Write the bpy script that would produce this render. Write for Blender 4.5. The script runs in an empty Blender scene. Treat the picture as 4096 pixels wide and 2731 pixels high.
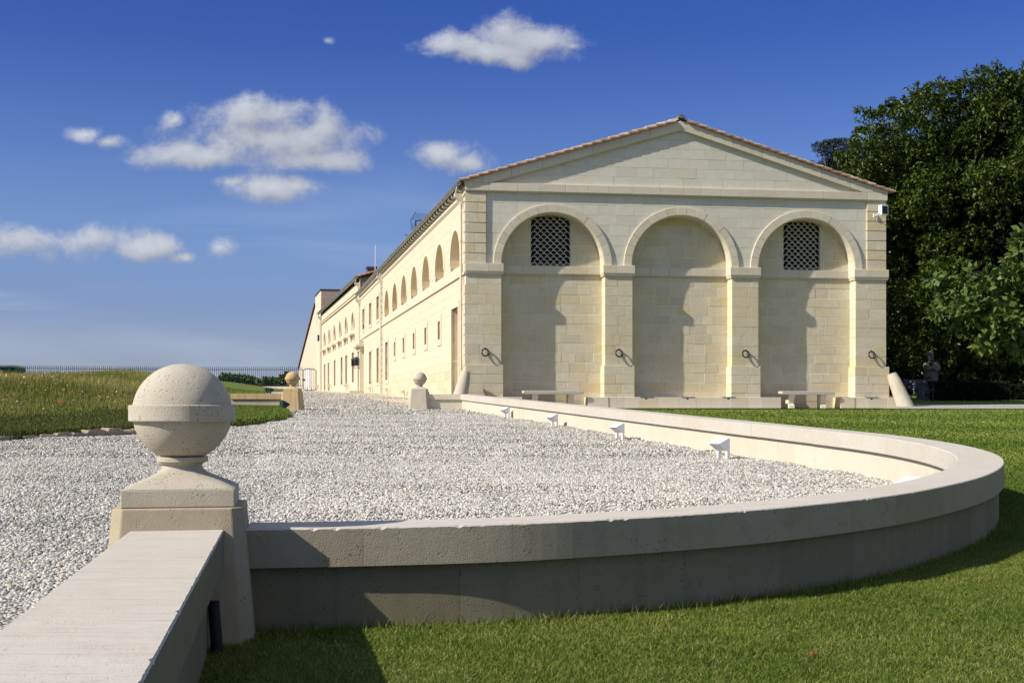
import bpy, math, random
import numpy as np
from mathutils import Vector, Matrix
random.seed(7); rng = np.random.default_rng(11)
sc = bpy.context.scene
COL = sc.collection

# ------------------------------------------------------------------ camera
F = 5120.0; EYE = 0.961
cam_d = bpy.data.cameras.new("camera"); cam = bpy.data.objects.new("camera", cam_d); COL.objects.link(cam)
cam_d.sensor_width = 36.0; cam_d.lens = 45.0; cam_d.shift_y = (1637 - 1365.5) / 4096.0
cam_d.clip_start = 0.05; cam_d.clip_end = 9000
cam.location = (0, 0, EYE); cam.rotation_euler = (math.radians(90), 0, 0)
sc.camera = cam

# ------------------------------------------------------------------ light
L = Vector((2.083, 0.881, -1.70)).normalized()          # direction the sunlight travels
SUN_EL = math.asin(-L.z); SUN_AZ = math.atan2(-L.x, -L.y)
sun_d = bpy.data.lights.new("sun", 'SUN'); sun = bpy.data.objects.new("sun", sun_d); COL.objects.link(sun)
sun_d.energy = 4.7; sun_d.angle = math.radians(0.53); sun_d.color = (1.0, 0.93, 0.82)
sun.rotation_euler = L.to_track_quat('-Z', 'Y').to_euler(); sun.location = (-30, -12, 30)
sc.view_settings.view_transform = 'Standard'; sc.view_settings.look = 'None'
sc.view_settings.exposure = 0.52; sc.view_settings.gamma = 1.0; sc.view_settings.use_curve_mapping = False
sc.cycles.max_bounces = 6; sc.cycles.diffuse_bounces = 5; sc.cycles.glossy_bounces = 2
sc.cycles.use_denoising = True; sc.cycles.sample_clamp_indirect = 6

# ------------------------------------------------------------------ world: daylight sky with fair weather clouds
W = bpy.data.worlds.new("World"); sc.world = W; W.use_nodes = True
nt = W.node_tree; nt.nodes.clear()
def wn(t, **k):
    n = nt.nodes.new(t)
    for a, b in k.items(): setattr(n, a, b)
    return n
def wmath(op, a, b=None, c=None, clamp=False):
    n = wn('ShaderNodeMath', operation=op, use_clamp=clamp)
    for i, v in enumerate((a, b, c)):
        if v is None: continue
        if isinstance(v, (int, float)): n.inputs[i].default_value = v
        else: nt.links.new(v, n.inputs[i])
    return n.outputs[0]
sky = wn('ShaderNodeTexSky', sky_type='NISHITA'); sky.sun_disc = False
sky.sun_elevation = SUN_EL; sky.sun_rotation = SUN_AZ; sky.altitude = 40
sky.air_density = 0.9; sky.dust_density = 0.35; sky.ozone_density = 3.2
tc = wn('ShaderNodeTexCoord'); sep = wn('ShaderNodeSeparateXYZ'); nt.links.new(tc.outputs['Generated'], sep.inputs[0])
ysafe = wmath('MAXIMUM', sep.outputs[1], 0.05)
px = wmath('DIVIDE', sep.outputs[0], ysafe); pz = wmath('DIVIDE', sep.outputs[2], ysafe)
def C(u, v, ru, rv, a=1.0): return ((u - 2048) / F, (1637 - v) / F, ru * 1.22 / F, rv * 1.25 / F, a)
lobes = [C(1960,205,310,48), C(2010,125,115,85), C(2150,165,200,62), C(1830,185,150,52), C(2060,245,90,40,.9), C(1700,215,95,30,.55), C(2290,185,80,30,.7),
         C(1010,455,225,78), C(1060,560,300,110), C(1210,560,180,105), C(1300,510,80,85), C(830,625,220,52), C(1250,640,200,52), C(760,600,110,35,.8),
         C(1080,755,190,58), C(1180,740,110,48), C(930,725,90,35,.85), C(700,480,70,50,.6),
         C(340,540,95,40,.78), C(430,565,70,30,.75), C(1780,615,110,58), C(1860,650,110,45), C(1310,160,62,34,.40),
         C(110,965,170,62), C(370,960,200,64), C(560,990,170,48), C(740,1030,80,30,.8), C(880,990,70,52,.82), C(-250,930,240,80), C(4500,500,300,100)]
def cloud_field(dx, dz):
    X = wmath('ADD', px, dx); Z = wmath('ADD', pz, dz)
    cmb = wn('ShaderNodeCombineXYZ'); nt.links.new(X, cmb.inputs[0]); nt.links.new(Z, cmb.inputs[1])
    best = None
    for (cu, cv, ru, rv, a) in lobes:
        m = wn('ShaderNodeVectorMath', operation='SUBTRACT'); nt.links.new(cmb.outputs[0], m.inputs[0]); m.inputs[1].default_value = (cu, cv, 0)
        s = wn('ShaderNodeVectorMath', operation='MULTIPLY'); nt.links.new(m.outputs[0], s.inputs[0]); s.inputs[1].default_value = (1 / ru, 1 / rv, 0)
        l = wn('ShaderNodeVectorMath', operation='LENGTH'); nt.links.new(s.outputs[0], l.inputs[0])
        v = wmath('SUBTRACT', a, l.outputs['Value'])
        if best is None: best = v
        else:
            best = wmath('SMOOTH_MAX', best, v, 0.22)
    n1 = wn('ShaderNodeTexNoise'); n1.inputs['Scale'].default_value = 15; n1.inputs['Detail'].default_value = 12; n1.inputs['Roughness'].default_value = 0.66
    n1.inputs['Distortion'].default_value = 0.15
    sc_ = wn('ShaderNodeVectorMath', operation='MULTIPLY'); nt.links.new(cmb.outputs[0], sc_.inputs[0]); sc_.inputs[1].default_value = (1.0, 1.12, 1)
    nt.links.new(sc_.outputs[0], n1.inputs['Vector'])
    return wmath('ADD', best, wmath('MULTIPLY', wmath('SUBTRACT', n1.outputs[0], 0.5), 2.9)), cmb
f0, cvec = cloud_field(0, 0)
f1, _ = cloud_field(-0.007, 0.011)
ds = wn('ShaderNodeMapRange', interpolation_type='SMOOTHSTEP'); nt.links.new(f0, ds.inputs[0])
ds.inputs[1].default_value = -0.12; ds.inputs[2].default_value = 0.78; ds.inputs[3].default_value = 0; ds.inputs[4].default_value = 0.90
front = wmath('GREATER_THAN', sep.outputs[1], 0.06)
dens = wmath('MULTIPLY', ds.outputs[0], front)
# scattered cumulus added over the unseen rest of the sky for fill light
gz = wmath('ADD', wmath('MAXIMUM', sep.outputs[2], 0.0), 0.12); gx_ = wmath('DIVIDE', sep.outputs[0], gz); gy_ = wmath('DIVIDE', sep.outputs[1], gz)
gc = wn('ShaderNodeCombineXYZ'); nt.links.new(gx_, gc.inputs[0]); nt.links.new(gy_, gc.inputs[1]); gn = wn('ShaderNodeTexNoise'); nt.links.new(gc.outputs[0], gn.inputs['Vector'])
gn.inputs['Scale'].default_value = 1.3; gn.inputs['Detail'].default_value = 7; gn.inputs['Roughness'].default_value = 0.55
gm = wn('ShaderNodeMapRange', interpolation_type='SMOOTHSTEP'); nt.links.new(gn.outputs[0], gm.inputs[0]); gm.inputs[1].default_value = 0.45; gm.inputs[2].default_value = 0.58; gm.inputs[3].default_value = 0; gm.inputs[4].default_value = 0.9
az = wmath('DIVIDE', sep.outputs[1], wmath('SQRT', wmath('ADD', wmath('MULTIPLY', sep.outputs[0], sep.outputs[0]), wmath('MULTIPLY', sep.outputs[1], sep.outputs[1]))))
away = wn('ShaderNodeMapRange'); nt.links.new(az, away.inputs[0]); away.inputs[1].default_value = 0.86; away.inputs[2].default_value = 0.78; away.inputs[3].default_value = 0; away.inputs[4].default_value = 1
high = wn('ShaderNodeMapRange'); nt.links.new(sep.outputs[2], high.inputs[0]); high.inputs[1].default_value = 0.40; high.inputs[2].default_value = 0.5; high.inputs[3].default_value = 0; high.inputs[4].default_value = 1
up_ = wn('ShaderNodeMapRange'); nt.links.new(sep.outputs[2], up_.inputs[0]); up_.inputs[1].default_value = 0.02; up_.inputs[2].default_value = 0.10; up_.inputs[3].default_value = 0; up_.inputs[4].default_value = 1
gd = wmath('MULTIPLY', wmath('MULTIPLY', gm.outputs[0], wmath('MAXIMUM', away.outputs[0], high.outputs[0])), up_.outputs[0])
dens = wmath('MAXIMUM', dens, gd)
# faint cirrus veils
mp = wn('ShaderNodeVectorMath', operation='MULTIPLY'); nt.links.new(cvec.outputs[0], mp.inputs[0]); mp.inputs[1].default_value = (2.0, 15.0, 1)
rot = wn('ShaderNodeVectorRotate', rotation_type='Z_AXIS'); nt.links.new(mp.outputs[0], rot.inputs[0]); rot.inputs['Angle'].default_value = 0.35
n2 = wn('ShaderNodeTexNoise'); nt.links.new(rot.outputs[0], n2.inputs['Vector']); n2.inputs['Scale'].default_value = 1.6; n2.inputs['Detail'].default_value = 6; n2.inputs['Distortion'].default_value = 0.4
vr = wn('ShaderNodeMapRange', interpolation_type='SMOOTHSTEP'); nt.links.new(n2.outputs[0], vr.inputs[0])
vr.inputs[1].default_value = 0.47; vr.inputs[2].default_value = 0.75; vr.inputs[3].default_value = 0; vr.inputs[4].default_value = 0.30
low = wn('ShaderNodeMapRange'); nt.links.new(sep.outputs[2], low.inputs[0]); low.inputs[1].default_value = 0.22; low.inputs[2].default_value = 0.05; low.inputs[3].default_value = 0; low.inputs[4].default_value = 1
veil = wmath('MULTIPLY', wmath('MULTIPLY', vr.outputs[0], low.outputs[0]), front)
lit = wmath('MULTIPLY_ADD', wmath('SUBTRACT', f0, f1), 0.26, 0.80)
lit = wmath('MINIMUM', wmath('MAXIMUM', lit, 0.62), 1.12)
hs = wn('ShaderNodeHueSaturation'); nt.links.new(sky.outputs[0], hs.inputs['Color']); hs.inputs['Saturation'].default_value = 1.18; hs.inputs['Hue'].default_value = 0.512
grade = wn('ShaderNodeMix', data_type='RGBA', blend_type='MULTIPLY'); grade.inputs[0].default_value = 1.0
nt.links.new(hs.outputs[0], grade.inputs[6]); er = wn('ShaderNodeValToRGB'); nt.links.new(sep.outputs[2], er.inputs[0]); er.color_ramp.interpolation = 'EASE'
E_ = er.color_ramp.elements
while len(E_) < 6: E_.new(.5)
for e_, (p_, c_) in zip(E_, [(0.0, (.31, .325, .525)), (0.06, (.43, .41, .54)), (0.145, (.55, .53, .62)), (0.31, (.285, .36, .60)), (0.5, (.72, .78, .86)), (0.8, (1, 1, 1))]): e_.position = p_; e_.color = (*c_, 1)  # upper sky out of view left brighter to raise the fill light
nt.links.new(er.outputs[0], grade.inputs[7])
cc = wn('ShaderNodeVectorMath', operation='SCALE'); cc.inputs[0].default_value = (3.45, 3.58, 3.95); nt.links.new(lit, cc.inputs['Scale'])
m1 = wn('ShaderNodeMix', data_type='RGBA'); nt.links.new(veil, m1.inputs[0]); nt.links.new(grade.outputs[2], m1.inputs[6]); m1.inputs[7].default_value = (3.6, 4.1, 5.1, 1)
m2 = wn('ShaderNodeMix', data_type='RGBA'); nt.links.new(dens, m2.inputs[0]); nt.links.new(m1.outputs[2], m2.inputs[6]); nt.links.new(cc.outputs[0], m2.inputs[7])
bg = wn('ShaderNodeBackground'); nt.links.new(m2.outputs[2], bg.inputs[0]); bg.inputs[1].default_value = 0.122
wo = wn('ShaderNodeOutputWorld'); nt.links.new(bg.outputs[0], wo.inputs[0])

# ------------------------------------------------------------------ materials
class NT:
    def __init__(s, name):
        s.m = bpy.data.materials.new(name); s.m.use_nodes = True; s.t = s.m.node_tree
        s.b = s.t.nodes['Principled BSDF']; s.b.inputs['Specular IOR Level'].default_value = 0.25
    def n(s, t, **k):
        x = s.t.nodes.new(t)
        for a, b in k.items(): setattr(x, a, b)
        return x
    def set(s, sock, v):
        if isinstance(v, (int, float, tuple)): sock.default_value = v
        else: s.t.links.new(v, sock)
    def math(s, op, a, b=0.0, clamp=False):
        x = s.n('ShaderNodeMath', operation=op, use_clamp=clamp); s.set(x.inputs[0], a); s.set(x.inputs[1], b); return x.outputs[0]
    def pos(s, scale=(1, 1, 1), obj=False):
        if obj: o = s.n('ShaderNodeTexCoord').outputs['Object']
        else: o = s.n('ShaderNodeNewGeometry').outputs['Position']
        v = s.n('ShaderNodeVectorMath', operation='MULTIPLY'); s.set(v.inputs[0], o); v.inputs[1].default_value = scale
        return v.outputs[0]
    def noise(s, vec, scale, detail=4, rough=0.55, dist=0.0):
        x = s.n('ShaderNodeTexNoise'); s.set(x.inputs['Vector'], vec); x.inputs['Scale'].default_value = scale
        x.inputs['Detail'].default_value = detail; x.inputs['Roughness'].default_value = rough; x.inputs['Distortion'].default_value = dist
        return x.outputs[0]
    def ramp(s, fac, stops):
        x = s.n('ShaderNodeValToRGB'); s.set(x.inputs[0], fac); e = x.color_ramp.elements
        while len(e) < len(stops): e.new(0.5)
        for i, (p, c) in enumerate(stops): e[i].position = p; e[i].color = (*c, 1)
        return x.outputs[0]
    def mix(s, fac, a, b, mode='MIX'):
        x = s.n('ShaderNodeMix', data_type='RGBA', blend_type=mode); s.set(x.inputs[0], fac)
        s.set(x.inputs[6], (*a, 1) if isinstance(a, tuple) else a); s.set(x.inputs[7], (*b, 1) if isinstance(b, tuple) else b)
        return x.outputs[2]
    def attr(s, name):
        x = s.n('ShaderNodeAttribute'); x.attribute_name = name; return x.outputs['Fac']
    def rng(s, v, a, b, c=0.0, d=1.0):
        x = s.n('ShaderNodeMapRange'); s.set(x.inputs[0], v)
        for i, q in enumerate((a, b, c, d)): x.inputs[i + 1].default_value = q
        return x.outputs[0]
    def bump(s, h, strength, dist, prev=None):
        x = s.n('ShaderNodeBump'); s.set(x.inputs['Height'], h); x.inputs['Strength'].default_value = strength; x.inputs['Distance'].default_value = dist
        if prev is not None: s.set(x.inputs['Normal'], prev)
        return x.outputs[0]
    def out(s, col, rough=0.85, normal=None):
        s.set(s.b.inputs['Base Color'], (*col, 1) if isinstance(col, tuple) else col); s.set(s.b.inputs['Roughness'], rough)
        if normal is not None: s.set(s.b.inputs['Normal'], normal)
        return s.m

def stone_mat(name, pale, mid, ochre, mottle=0.35, pit_scale=70, pit=0.35, pitd=0.006, dark_pits=0.35, streak=0.0, obj=False, moss=0.0, grain=0.0):
    m = NT(name); P = m.pos(obj=obj)
    t = m.attr('tint')
    base = m.ramp(t, [(0.0, mid), (0.45, pale), (0.78, pale), (1.0, ochre)])
    big = m.noise(P, 0.75, 6, 0.65, 0.7)
    base = m.mix(m.rng(big, 0.42, 0.72, 0, mottle), base, ochre)
    band = m.noise(m.pos((1.2, 1.2, 7.0), obj), 2.2, 5, 0.65, 0.8)
    base = m.mix(m.rng(band, 0.5, 0.75, 0, 0.35), base, mid)
    band2 = m.noise(m.pos((2.0, 2.0, 2.6), obj), 3.1, 6, 0.7)
    base = m.mix(m.rng(band2, 0.35, 0.65, 0.0, 0.30), base, tuple(c * 0.82 for c in mid))
    if streak:
        st = m.noise(m.pos((9, 9, 0.5), obj), 1.4, 4, 0.6)
        base = m.mix(m.rng(st, 0.52, 0.75, 0, streak), base, tuple(c * 0.55 for c in ochre))
    if grain:
        g1 = m.noise(m.pos((1.2, 20, 20), obj), 2.4, 6, 0.75, 0.3); base = m.mix(m.rng(g1, 0.50, 0.72, 0, grain), base, tuple(c * 0.80 for c in ochre))
        g2 = m.noise(m.pos((4, 34, 34), obj), 2.0, 6, 0.8, 0.5); g3 = m.noise(P, 2.2, 3, 0.6)
        base = m.mix(m.math('MULTIPLY', m.rng(g2, 0.60, 0.69, 0, 0.85), m.rng(g3, 0.45, 0.60)), base, tuple(c * 0.28 for c in mid))
    if moss:
        mo = m.noise(P, 3.0, 6, 0.7)
        base = m.mix(m.rng(mo, 0.5, 0.7, 0, moss), base, (0.16, 0.17, 0.13))
    vo = m.n('ShaderNodeTexVoronoi', feature='DISTANCE_TO_EDGE' if False else 'F1'); m.set(vo.inputs['Vector'], P); vo.inputs['Scale'].default_value = pit_scale
    sel = m.noise(P, pit_scale * 0.22, 3, 0.6)
    hole = m.math('MULTIPLY', m.rng(vo.outputs['Distance'], 0.12, 0.30, 1, 0), m.rng(sel, 0.50, 0.62, 0, 1))
    fine = m.noise(m.pos((1.25, 1.25, 0.8), obj), pit_scale * 2.2, 5, 0.75)
    base = m.mix(m.math('MULTIPLY', hole, dark_pits), base, tuple(c * 0.35 for c in mid))
    h = m.math('SUBTRACT', m.math('MULTIPLY', fine, 1.0), hole)
    rough_big = m.noise(P, pit_scale * 0.12, 4, 0.6)
    nb = m.bump(rough_big, 0.14, pitd * 4)
    return m.out(base, 0.9, m.bump(h, pit, pitd, nb))

PALE = (0.52, 0.455, 0.335); MID = (0.40, 0.34, 0.245); OCH = (0.46, 0.355, 0.195)
M = {}
M['facade'] = stone_mat('facade_limestone', (0.67, 0.61, 0.45), (0.575, 0.515, 0.38), (0.615, 0.515, 0.30), 0.85, 22, 0.45, 0.018, 0.7, streak=0.16)
M['upper'] = stone_mat('upper_wall_limestone', (0.645, 0.62, 0.51), (0.60, 0.57, 0.465), (0.62, 0.575, 0.44), 0.25, 30, 0.18, 0.010, 0.2)
M['trim'] = stone_mat('trim_limestone', (0.645, 0.59, 0.455), (0.56, 0.505, 0.385), (0.60, 0.52, 0.35), 0.3, 28, 0.22, 0.010, 0.4)
M['side'] = stone_mat('side_wall_limestone', (0.60, 0.53, 0.40), (0.595, 0.52, 0.385), (0.59, 0.505, 0.345), 0.35, 22, 0.12, 0.008, 0.12)
M['base_course'] = stone_mat('base_course_limestone', (0.60, 0.525, 0.39), (0.57, 0.475, 0.32), (0.56, 0.43, 0.24), 0.5, 22, 0.15, 0.008, 0.2, streak=0.25)
M['coping'] = stone_mat('coping_limestone', (0.51, 0.48, 0.415), (0.485, 0.445, 0.375), (0.475, 0.425, 0.33), 0.45, 85, 0.45, 0.004, 0.6, grain=0.95)
M['wallbody'] = stone_mat('garden_wall_limestone', (0.46, 0.42, 0.32), (0.40, 0.355, 0.26), (0.42, 0.345, 0.22), 0.3, 75, 0.40, 0.004, 0.55, moss=0.15)
M['pillar'] = stone_mat('pillar_limestone', (0.495, 0.455, 0.365), (0.43, 0.385, 0.295), (0.46, 0.38, 0.245), 0.55, 70, 0.9, 0.006, 0.6, streak=0.12, moss=0.10)
M['dado'] = stone_mat('ochre_dado_limestone', (0.42, 0.365, 0.255), (0.36, 0.31, 0.215), (0.40, 0.31, 0.17), 0.55, 85, 0.6, 0.005, 0.5)
M['pillar_stained'] = stone_mat('stained_pillar_limestone', (0.50, 0.40, 0.23), (0.46, 0.34, 0.18), (0.46, 0.27, 0.09), 0.7, 60, 0.35, 0.004, 0.3, streak=0.6)
M['mortar_light'] = NT('light_mortar'); M['mortar_light'] = M['mortar_light'].out((0.70, 0.65, 0.53), 0.95)
M['mortar_dark'] = NT('dark_joint').out((0.44, 0.41, 0.33), 0.95)
M['mortar_side'] = NT('side_joint').out((0.56, 0.48, 0.34), 0.95)
M['wall_inner'] = stone_mat('bright_wall_face', (0.57, 0.515, 0.42), (0.53, 0.475, 0.375), (0.545, 0.455, 0.31), 0.35, 60, 0.3, 0.005, 0.3)
M['shade_weathered'] = stone_mat('shade_weathered_wall_face', (0.235, 0.218, 0.15), (0.185, 0.17, 0.11), (0.225, 0.175, 0.09), 0.5, 75, 0.7, 0.006, 0.7, streak=0.25, moss=0.25)  # lawn side shade darkened into the colour, over real weathering and moss
M['shade_weathered_cop'] = stone_mat('shade_weathered_coping_face', (0.36, 0.33, 0.245), (0.30, 0.27, 0.19), (0.33, 0.265, 0.15), 0.5, 60, 0.8, 0.006, 0.8, streak=0.2, moss=0.12)  # outer coping and pillar faces: shade painted in on top of weathering
M['dark'] = NT('dark_interior').out((0.02, 0.02, 0.018), 0.9)

def simple(name, col, rough=0.6, metal=0.0, var=0.15, scale=8, bump=0.0):
    m = NT(name); n = m.noise(m.pos(obj=True), scale, 5, 0.6)
    c = m.mix(m.rng(n, 0.3, 0.7), tuple(x * (1 - var) for x in col), tuple(min(1, x * (1 + var)) for x in col))
    m.b.inputs['Metallic'].default_value = metal
    return m.out(c, rough, m.bump(n, bump, 0.01) if bump else None)
M['zinc'] = simple('weathered_zinc', (0.26, 0.29, 0.30), 0.45, 0.5, 0.25, 3)
M['cream'] = simple('cream_painted_pipe', (0.62, 0.57, 0.44), 0.5, 0, 0.08)
M['white'] = simple('white_painted_metal', (0.78, 0.79, 0.80), 0.45, 0, 0.05)
M['green_metal'] = simple('dark_green_metal', (0.010, 0.034, 0.028), 0.45, 0, 0.2)
M['iron'] = simple('blue_black_iron', (0.018, 0.03, 0.05), 0.45, 0.2, 0.2)
M['ring'] = simple('burnished_ring_metal', (0.035, 0.035, 0.035), 0.32, 0.8, 0.2)
M['glass_dark'] = simple('dark_glass', (0.03, 0.03, 0.03), 0.1, 0, 0.1)
M['frame_grey'] = simple('pale_window_frame', (0.42, 0.37, 0.27), 0.5, 0, 0.1)
M['shutter'] = simple('beige_window_infill', (0.40, 0.34, 0.235), 0.6, 0, 0.15)
M['chimney'] = simple('sooty_chimney_stone', (0.10, 0.10, 0.095), 0.9, 0, 0.4, 4, 0.3)
M['stained'] = simple('blackened_gable_stone', (0.15, 0.145, 0.13), 0.9, 0, 0.5, 1.2, 0.3)
M['towerstone'] = simple('pinkish_tower_stone', (0.42, 0.36, 0.30), 0.9, 0, 0.12, 1.0, 0.2)
M['lead'] = simple('dark_roof_edge', (0.05, 0.05, 0.055), 0.6, 0, 0.2)
M['container'] = simple('green_container_paint', (0.015, 0.075, 0.045), 0.6, 0, 0.2)
M['bark'] = simple('bark', (0.10, 0.085, 0.065), 0.9, 0, 0.35, 6, 0.5)
M['statue'] = simple('grey_statue_stone', (0.20, 0.195, 0.18), 0.85, 0, 0.2, 5, 0.3)
M['hose'] = simple('corrugated_black_hose', (0.015, 0.017, 0.018), 0.55, 0, 0.2)
M['lamp_glass'] = simple('pale_lantern_glass', (0.55, 0.56, 0.5), 0.2, 0, 0.1)

def tile_mat(name, a, b, c):
    m = NT(name); t = m.attr('tint'); P = m.pos()
    col = m.ramp(t, [(0, a), (0.5, b), (1, c)])
    col = m.mix(m.rng(m.noise(P, 6, 6, 0.7), 0.45, 0.65, 0, 0.55), col, (0.12, 0.11, 0.09))
    return m.out(col, 0.9, m.bump(m.noise(P, 30, 4), 0.3, 0.01))
M['tile'] = tile_mat('terracotta_tile', (0.28, 0.19, 0.13), (0.37, 0.28, 0.205), (0.48, 0.41, 0.32))
M['tile_red'] = tile_mat('red_terracotta_tile', (0.30, 0.13, 0.07), (0.34, 0.16, 0.09), (0.30, 0.18, 0.12))

def gravel_mat(name):
    m = NT(name); P = m.pos()
    v = m.n('ShaderNodeTexVoronoi', feature='F1'); m.set(v.inputs['Vector'], P); v.inputs['Scale'].default_value = 42; v.inputs['Randomness'].default_value = 1
    e = m.n('ShaderNodeTexVoronoi', feature='DISTANCE_TO_EDGE'); m.set(e.inputs['Vector'], P); e.inputs['Scale'].default_value = 42
    s = m.n('ShaderNodeSeparateColor'); m.set(s.inputs[0], v.outputs['Color'])
    col = m.ramp(s.outputs[0], [(0, (0.22, 0.21, 0.19)), (0.15, (0.38, 0.365, 0.32)), (0.55, (0.56, 0.54, 0.48)), (0.9, (0.68, 0.66, 0.60)), (1.0, (0.50, 0.41, 0.28))])
    col = m.mix(m.rng(e.outputs['Distance'], 0.0, 0.10, 0.75, 0), col, (0.10, 0.10, 0.10))
    c2 = m.noise(P, 7, 6, 0.75); col = m.mix(m.rng(c2, 0.42, 0.62, 0.0, 0.6), col, (0.27, 0.26, 0.235))
    c3 = m.noise(m.pos((1, 0.6, 1)), 0.5, 4, 0.6); col = m.mix(m.rng(c3, 0.4, 0.65, 0, 0.22), col, (0.36, 0.345, 0.32))
    h = m.math('ADD', m.rng(v.outputs['Distance'], 0, 0.6, 1, 0), m.math('MULTIPLY', c2, 1.2))
    return m.out(col, 0.9, m.bump(h, 0.9, 0.022))
M['gravel'] = gravel_mat('pale_river_gravel')
def pebble_mat():
    m = NT('river_pebble'); t = m.attr('ptint')
    col = m.ramp(t, [(0, (0.14, 0.14, 0.135)), (0.10, (0.27, 0.265, 0.24)), (0.30, (0.42, 0.405, 0.36)), (0.84, (0.60, 0.58, 0.515)), (0.92, (0.46, 0.39, 0.27)), (1.0, (0.34, 0.25, 0.14))])
    return m.out(col, 0.7)
M['pebble'] = pebble_mat()

def grass_mat(name, a, b, c, far=False):
    m = NT(name); P = m.pos()
    n1 = m.noise(m.pos((0.55, 1.5, 1)), 0.8, 6, 0.65, 0.5); n2 = m.noise(P, 26, 6, 0.75); n3 = m.noise(m.pos((0.4, 2.2, 1)), 3.0, 5, 0.7)
    col = m.mix(m.rng(n1, 0.35, 0.65), a, b)
    col = m.mix(m.rng(n3, 0.5, 0.72, 0, 0.55), col, c)
    col = m.mix(m.rng(n2, 0.3, 0.72, 0.55, 0), col, tuple(x * 0.4 for x in a))
    return m.out(col, 0.9, m.bump(n2, 0.7, 0.03))
M['lawn'] = grass_mat('mown_lawn', (0.10, 0.155, 0.014), (0.16, 0.21, 0.020), (0.23, 0.235, 0.055))
M['soil'] = grass_mat('meadow_ground', (0.09, 0.135, 0.016), (0.13, 0.175, 0.022), (0.16, 0.175, 0.045))
M['far_ground'] = grass_mat('vineyard_ground', (0.05, 0.07, 0.02), (0.09, 0.09, 0.04), (0.12, 0.11, 0.06))
def blade_mat(name, stops, rough=0.55, trans=0.25):
    m = NT(name); t = m.attr('tint'); col = m.ramp(t, stops)
    m.out(col, rough)
    tr = m.n('ShaderNodeBsdfTranslucent'); m.set(tr.inputs[0], col)
    mx = m.n('ShaderNodeMixShader'); mx.inputs[0].default_value = trans
    m.t.links.new(m.b.outputs[0], mx.inputs[1]); m.t.links.new(tr.outputs[0], mx.inputs[2])
    m.t.links.new(mx.outputs[0], m.t.nodes['Material Output'].inputs[0])
    return m.m
M['blade'] = blade_mat('grass_blade', [(0, (0.055, 0.10, 0.010)), (0.5, (0.125, 0.18, 0.018)), (0.85, (0.22, 0.255, 0.045)), (0.96, (0.30, 0.28, 0.09)), (1, (0.45, 0.38, 0.20))])
M['bank_blade'] = blade_mat('bank_grass_blade', [(0, (0.055, 0.08, 0.013)), (0.5, (0.11, 0.125, 0.025)), (1, (0.19, 0.165, 0.055))])
M['meadow'] = blade_mat('meadow_stem', [(0, (0.085, 0.13, 0.02)), (0.4, (0.18, 0.195, 0.035)), (0.7, (0.28, 0.25, 0.07)), (1, (0.42, 0.34, 0.16))])
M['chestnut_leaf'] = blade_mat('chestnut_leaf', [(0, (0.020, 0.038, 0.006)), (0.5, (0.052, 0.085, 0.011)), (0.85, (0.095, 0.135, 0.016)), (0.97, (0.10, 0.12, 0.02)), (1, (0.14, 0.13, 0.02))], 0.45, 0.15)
M['fig_leaf'] = blade_mat('fig_leaf', [(0, (0.04, 0.07, 0.014)), (0.5, (0.08, 0.125, 0.026)), (0.9, (0.14, 0.18, 0.045)), (1, (0.22, 0.23, 0.06))], 0.4, 0.2)
M['cedar_leaf'] = blade_mat('cedar_needles', [(0, (0.012, 0.02, 0.008)), (1, (0.035, 0.045, 0.015))], 0.7, 0.05)
M['hedge_leaf'] = blade_mat('shrub_leaf', [(0, (0.025, 0.045, 0.007)), (0.6, (0.06, 0.09, 0.012)), (1, (0.12, 0.14, 0.02))], 0.45, 0.15)
M['dark_leaf'] = blade_mat('shade_dark_leaf', [(0, (0.006, 0.012, 0.005)), (1, (0.014, 0.024, 0.008))], 0.7, 0.05)  # near black: shade inside crowns, shrubs and background foliage painted into the leaves
M['vine_leaf'] = blade_mat('vine_leaf', [(0, (0.03, 0.065, 0.010)), (0.6, (0.055, 0.105, 0.014)), (1, (0.12, 0.16, 0.03))], 0.5, 0.2)
for nme, c in dict(petal_red=(0.30, 0.015, 0.04), petal_pink=(0.38, 0.08, 0.15), petal_yellow=(0.45, 0.30, 0.03), petal_white=(0.45, 0.44, 0.38), petal_blue=(0.05, 0.06, 0.18), petal_lilac=(0.30, 0.20, 0.30), petal_orange=(0.45, 0.20, 0.02)).items():
    M[nme] = simple(nme, c, 0.6, 0, 0.15)
def paving():
    m = NT('beaten_sand_pavement'); P = m.pos(); n = m.noise(P, 14, 6, 0.7)
    return m.out(m.mix(m.rng(n, 0.35, 0.65), (0.50, 0.405, 0.28), (0.56, 0.46, 0.33)), 0.95, m.bump(n, 0.3, 0.01))
M['pavement'] = paving()
M['kerb'] = stone_mat('rough_kerb_stone', (0.36, 0.30, 0.22), (0.23, 0.18, 0.12), (0.33, 0.24, 0.15), 0.5, 14, 0.6, 0.03, 0.4)

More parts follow.
